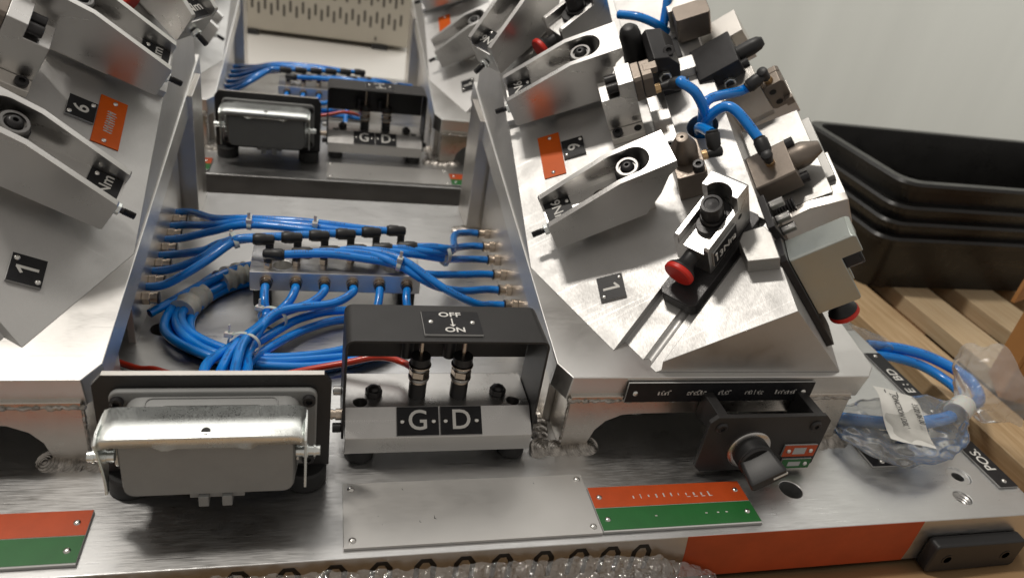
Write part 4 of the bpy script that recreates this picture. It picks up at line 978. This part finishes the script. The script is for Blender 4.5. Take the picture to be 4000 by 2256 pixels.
for mir, nm in ((False, 'right'), (True, 'left')):
    dup(YF[mir, 1], OFF, 'front yoke clamp on the %s slope of the rear fixture' % nm)
    dup(YF[mir, 2], OFF, 'second yoke clamp on the %s slope of the rear fixture' % nm)
    dup(l1[mir], OFF, 'number 1 label on the %s slope of the rear fixture' % nm)
    dup(l1[mir, 'o'], OFF, 'orange label on the %s slope of the rear fixture' % nm)

# ================================================================== loose things at the right and in front
# blue hose and plastic bag with a paper slip
hose([(34.6, 10.6, .7), (38.2, 9.2, .9), (42.5, 8.0, 1.3), (46.2, 8.2, 1.4), (49.0, 9.2, 1.2), (52.0, 10.8, .4), (55.6, 13.2, -.6), (57.4, 16.4, -1.0), (56.0, 19.4, -1.0), (53.6, 20.9, -1.0), (50.5, 21.8, -1.2)], 'thick blue hose leaving the plastic bag and looping over the pallet', 'spare hoses by the bag', r=.5)
hose([(49.6, 9.9, .6), (52.6, 11.4, -.2), (55.2, 13.8, -1.5), (56.3, 16.6, -1.9), (55.2, 19.2, -1.8), (53.0, 20.4, -1.7), (50.3, 21.2, -1.8)], 'lower blue hose lying under the looped hose on the pallet', 'spare hoses by the bag', r=.45)
def crumple(name, rings, m, label, cat, seed, amp=.35, n=26, sub=2):
    """crumpled film bag from a list of (centre, axis-across half width, half height)"""
    rnd = random.Random(seed); vs = []; R = []
    fine = []
    for q0, q1 in zip(rings[:-1], rings[1:]):
        for f in (0, .33, .66): fine.append((V(q0[0]).lerp(V(q1[0]), f), V(q0[1]).lerp(V(q1[1]), f), V(q0[2]), q0[3] + (q1[3] - q0[3]) * f, q0[4] + (q1[4] - q0[4]) * f))
    rings = fine + [rings[-1]]
    for c, a, b, rx, rz in rings:
        c, a, b = V(c), V(a).normalized(), V(b).normalized(); rr = []
        for i in range(n):
            g = math.tau * i / n; k = 1 + rnd.uniform(-amp, amp) * .42 + amp * .15 * math.sin(3 * g + seed + c.x * .3)
            rr.append(c + a * math.cos(g) * rx * k + b * math.sin(g) * rz * k)
        R.append(rr)
    o = MB().rings(R, cap=False).build(name, m, smooth=True, loc=rings[0][0])
    o.data.shade_smooth(); [setattr(e, 'use_edge_sharp', False) for e in o.data.edges]
    s_ = o.modifiers.new('sub', 'SUBSURF'); s_.subdivision_type = 'CATMULL_CLARK'; s_.levels = sub; s_.render_levels = sub
    tx_ = bpy.data.textures.new(name, 'VORONOI'); tx_.noise_scale = .012
    d_ = o.modifiers.new('d', 'DISPLACE'); d_.texture = tx_; d_.strength = .0035; d_.texture_coords = 'LOCAL'
    return tag(o, label, cat)
Z3 = (0, 0, 1)
crumple('plastic_bag', [((37.4, 8.6, .9), (.5, 1, 0), Z3, 1.2, .3), ((38.6, 8.0, 1.2), (.5, 1, 0), Z3, 3.0, .5), ((41.0, 7.2, 1.5), (.4, 1, 0), Z3, 3.9, .75), ((43.6, 7.0, 1.7), (.2, 1, 0), Z3, 3.5, .9),
        ((45.8, 7.6, 1.8), (0, 1, 0), Z3, 2.5, .95), ((47.2, 8.2, 1.8), (-.3, 1, 0), Z3, 1.3, .9), ((48.2, 8.7, 1.8), (-.4, 1, 0), Z3, .75, .75)], 'bag_film', 'crumpled clear plastic bag with a paper slip on the base right corner', 'plastic bag', 5)
crumple('bag_neck', [((48.9, 9.0, 1.8), (-.5, 1, 0), Z3, .7, .7), ((50.0, 9.6, 2.2), (-.5, 1, 0), Z3, 1.2, 1.0), ((51.6, 10.4, 2.5), (-.5, 1, .2), (.2, .2, 1), 2.3, 1.9), ((53.2, 11.0, 2.7), (-.5, 1, .3), (.2, .2, 1), 3.5, 2.6)], 'neck_film', 'flared open neck of the clear plastic bag', 'plastic bag', 11, .5)
tag(MB().lathe((47.7, 8.45, 1.75), (.8, .45, .05), [(0, .86), (.1, .92), (1.6, .95), (1.75, .9), (1.75, .75), (0, .7)], 26).build('tape_ring', 'nylon', smooth=True, loc=(48, 8.6, 1.8)), 'cream tape ring closing the neck of the plastic bag', 'tape')
pp = thing('paper_slip', 'white paper slip reading JONCTION DBL inside the plastic bag', 'paper', (42.5, 8, 2.3))
FP = Fr((42.3, 8.3, 2.35), (-.41, -.912, 0), (.912, -.41, 0), (0, 0, 1))
vs, fs = [], []
for i in range(13):
    for j in range(5):
        x = -2.6 + 6.4 * i / 12; y = -1.55 + 3.1 * j / 4
        vs.append((x, y, .22 * math.sin(i * .55) + .08 * math.sin(j * 1.2 + i * .3) - .012 * (x ** 2)))
for i in range(12):
    for j in range(4): a_ = i * 5 + j; fs.append((a_, a_ + 5, a_ + 6, a_ + 1))
MB(FP).add(vs, fs).build('sheet', 'paper', pp, smooth=True)
txt(FP, '3120 06 00', .62, .45, 1.0, .32, sx=.9).build('lettering', 'ink', pp)
txt(FP, "JONCTION DBL'", .62, .6, -.35, .32, sx=.9).build('lettering', 'ink', pp)
for k in range(2): MB(FP).box(-2.0, -1.4, -.9 + k * .9, -.84 + k * .9, .20, .24).build('printed_line', 'ink', pp)
# second bag by the hose end
crumple('plastic_bag', [((44.0, 24.8, -1.0), (.3, 1, 0), Z3, .8, .4), ((46.5, 24.4, -.6), (.1, 1, 0), Z3, 1.8, .8), ((49.0, 23.4, -.8), (0, 1, 0), Z3, 2.0, 1.0), ((51.5, 22.2, -1.2), (-.2, 1, 0), Z3, 1.3, .9), ((52.4, 21.6, -1.2), (-.2, 1, 0), Z3, .9, .8)], 'bag_film', 'clear film wrapped round the far end of the looped hose', 'plastic bag', 23)
# cartons cut by the right edge
FC = Fr((63.6, 17.3, -4.1), (.52, .854, 0), (.854, -.52, 0))
ct = thing('carton', 'orange-brown cardboard carton cut off by the right edge', 'carton', (70, 17, -4.1))
MB(FC).box(0, 4.6, 0, .35, 0, 17).build('side_panel', 'carton', ct, bev=.05)
MB(FC).box(0, .35, .37, 11, 0, 17).build('end_panel', 'carton', ct, bev=.05)
MB(FC).box(4.25, 4.6, .37, 11, 0, 17).build('end_panel', 'carton', ct, bev=.05)
FC2 = Fr((71.3, 26.5, 1.0)).rot((0, 0, 0), 30)
tag(MB(FC2).prism([(0, 0), (10, -2), (10, 7.5), (2.2, 4.6), (.3, 2.2)], 0, .4, 'y').build('carton_flap', 'carton', bev=.04, loc=(72, 27, 3)), 'torn carton flap in front of the black trays at the right edge', 'cardboard')
# bubble wrap
bw = MB(); vs, fs = [], []
def wrapz(x, y):
    k = max(0, min(1, (-.35 - y) / 9.0))
    return -.60 - .024 * max(0, x) - .08 * math.sin(x * .35) - 2.2 * k ** .8 + .22 * math.sin(x * .9 + y) * (.3 + k) - max(0, x - 20.0) * .42
rb2 = random.Random(4); BS = {}
def bub(x, y):
    P_ = .92; j0 = round(y / (P_ * .86)); best = 9
    for j in (j0 - 1, j0, j0 + 1):
        ox = (P_ / 2 if j % 2 else 0); i = round((x - ox) / P_)
        kk = (i, j)
        if kk not in BS: BS[kk] = (rb2.uniform(-.08, .08), rb2.uniform(-.08, .08), rb2.uniform(.55, 1.15))
        a = BS[kk]; d = math.hypot(x - ox - i * P_ - a[0], y - j * P_ * .86 - a[1])
        if d < best: best = d; sc_ = a[2]
    q = 1 - (best / .40) ** 2
    return .25 * sc_ * math.sqrt(q) if q > 0 else 0
nx, ny = 470, 66
for j in range(ny + 1):
    for i in range(nx + 1):
        x = -24 + 48.4 * i / nx; y = -.3 - 6.6 * j / ny
        vs.append((x, y + .25 * math.sin(x * .5) * (j / ny), wrapz(x, y) + bub(x, y) + rb2.uniform(-.04, .04) + .06 * math.sin(x * 2.3 + y * 1.7)))
for j in range(ny):
    for i in range(nx): a_ = j * (nx + 1) + i; fs.append((a_, a_ + nx + 1, a_ + nx + 2, a_ + 1))
bw.add(vs, fs)
o = bw.build('bubble_wrap', 'bubble_film')
tag(o, 'sheet of clear bubble wrap crumpled along the bottom edge', 'bubble wrap')
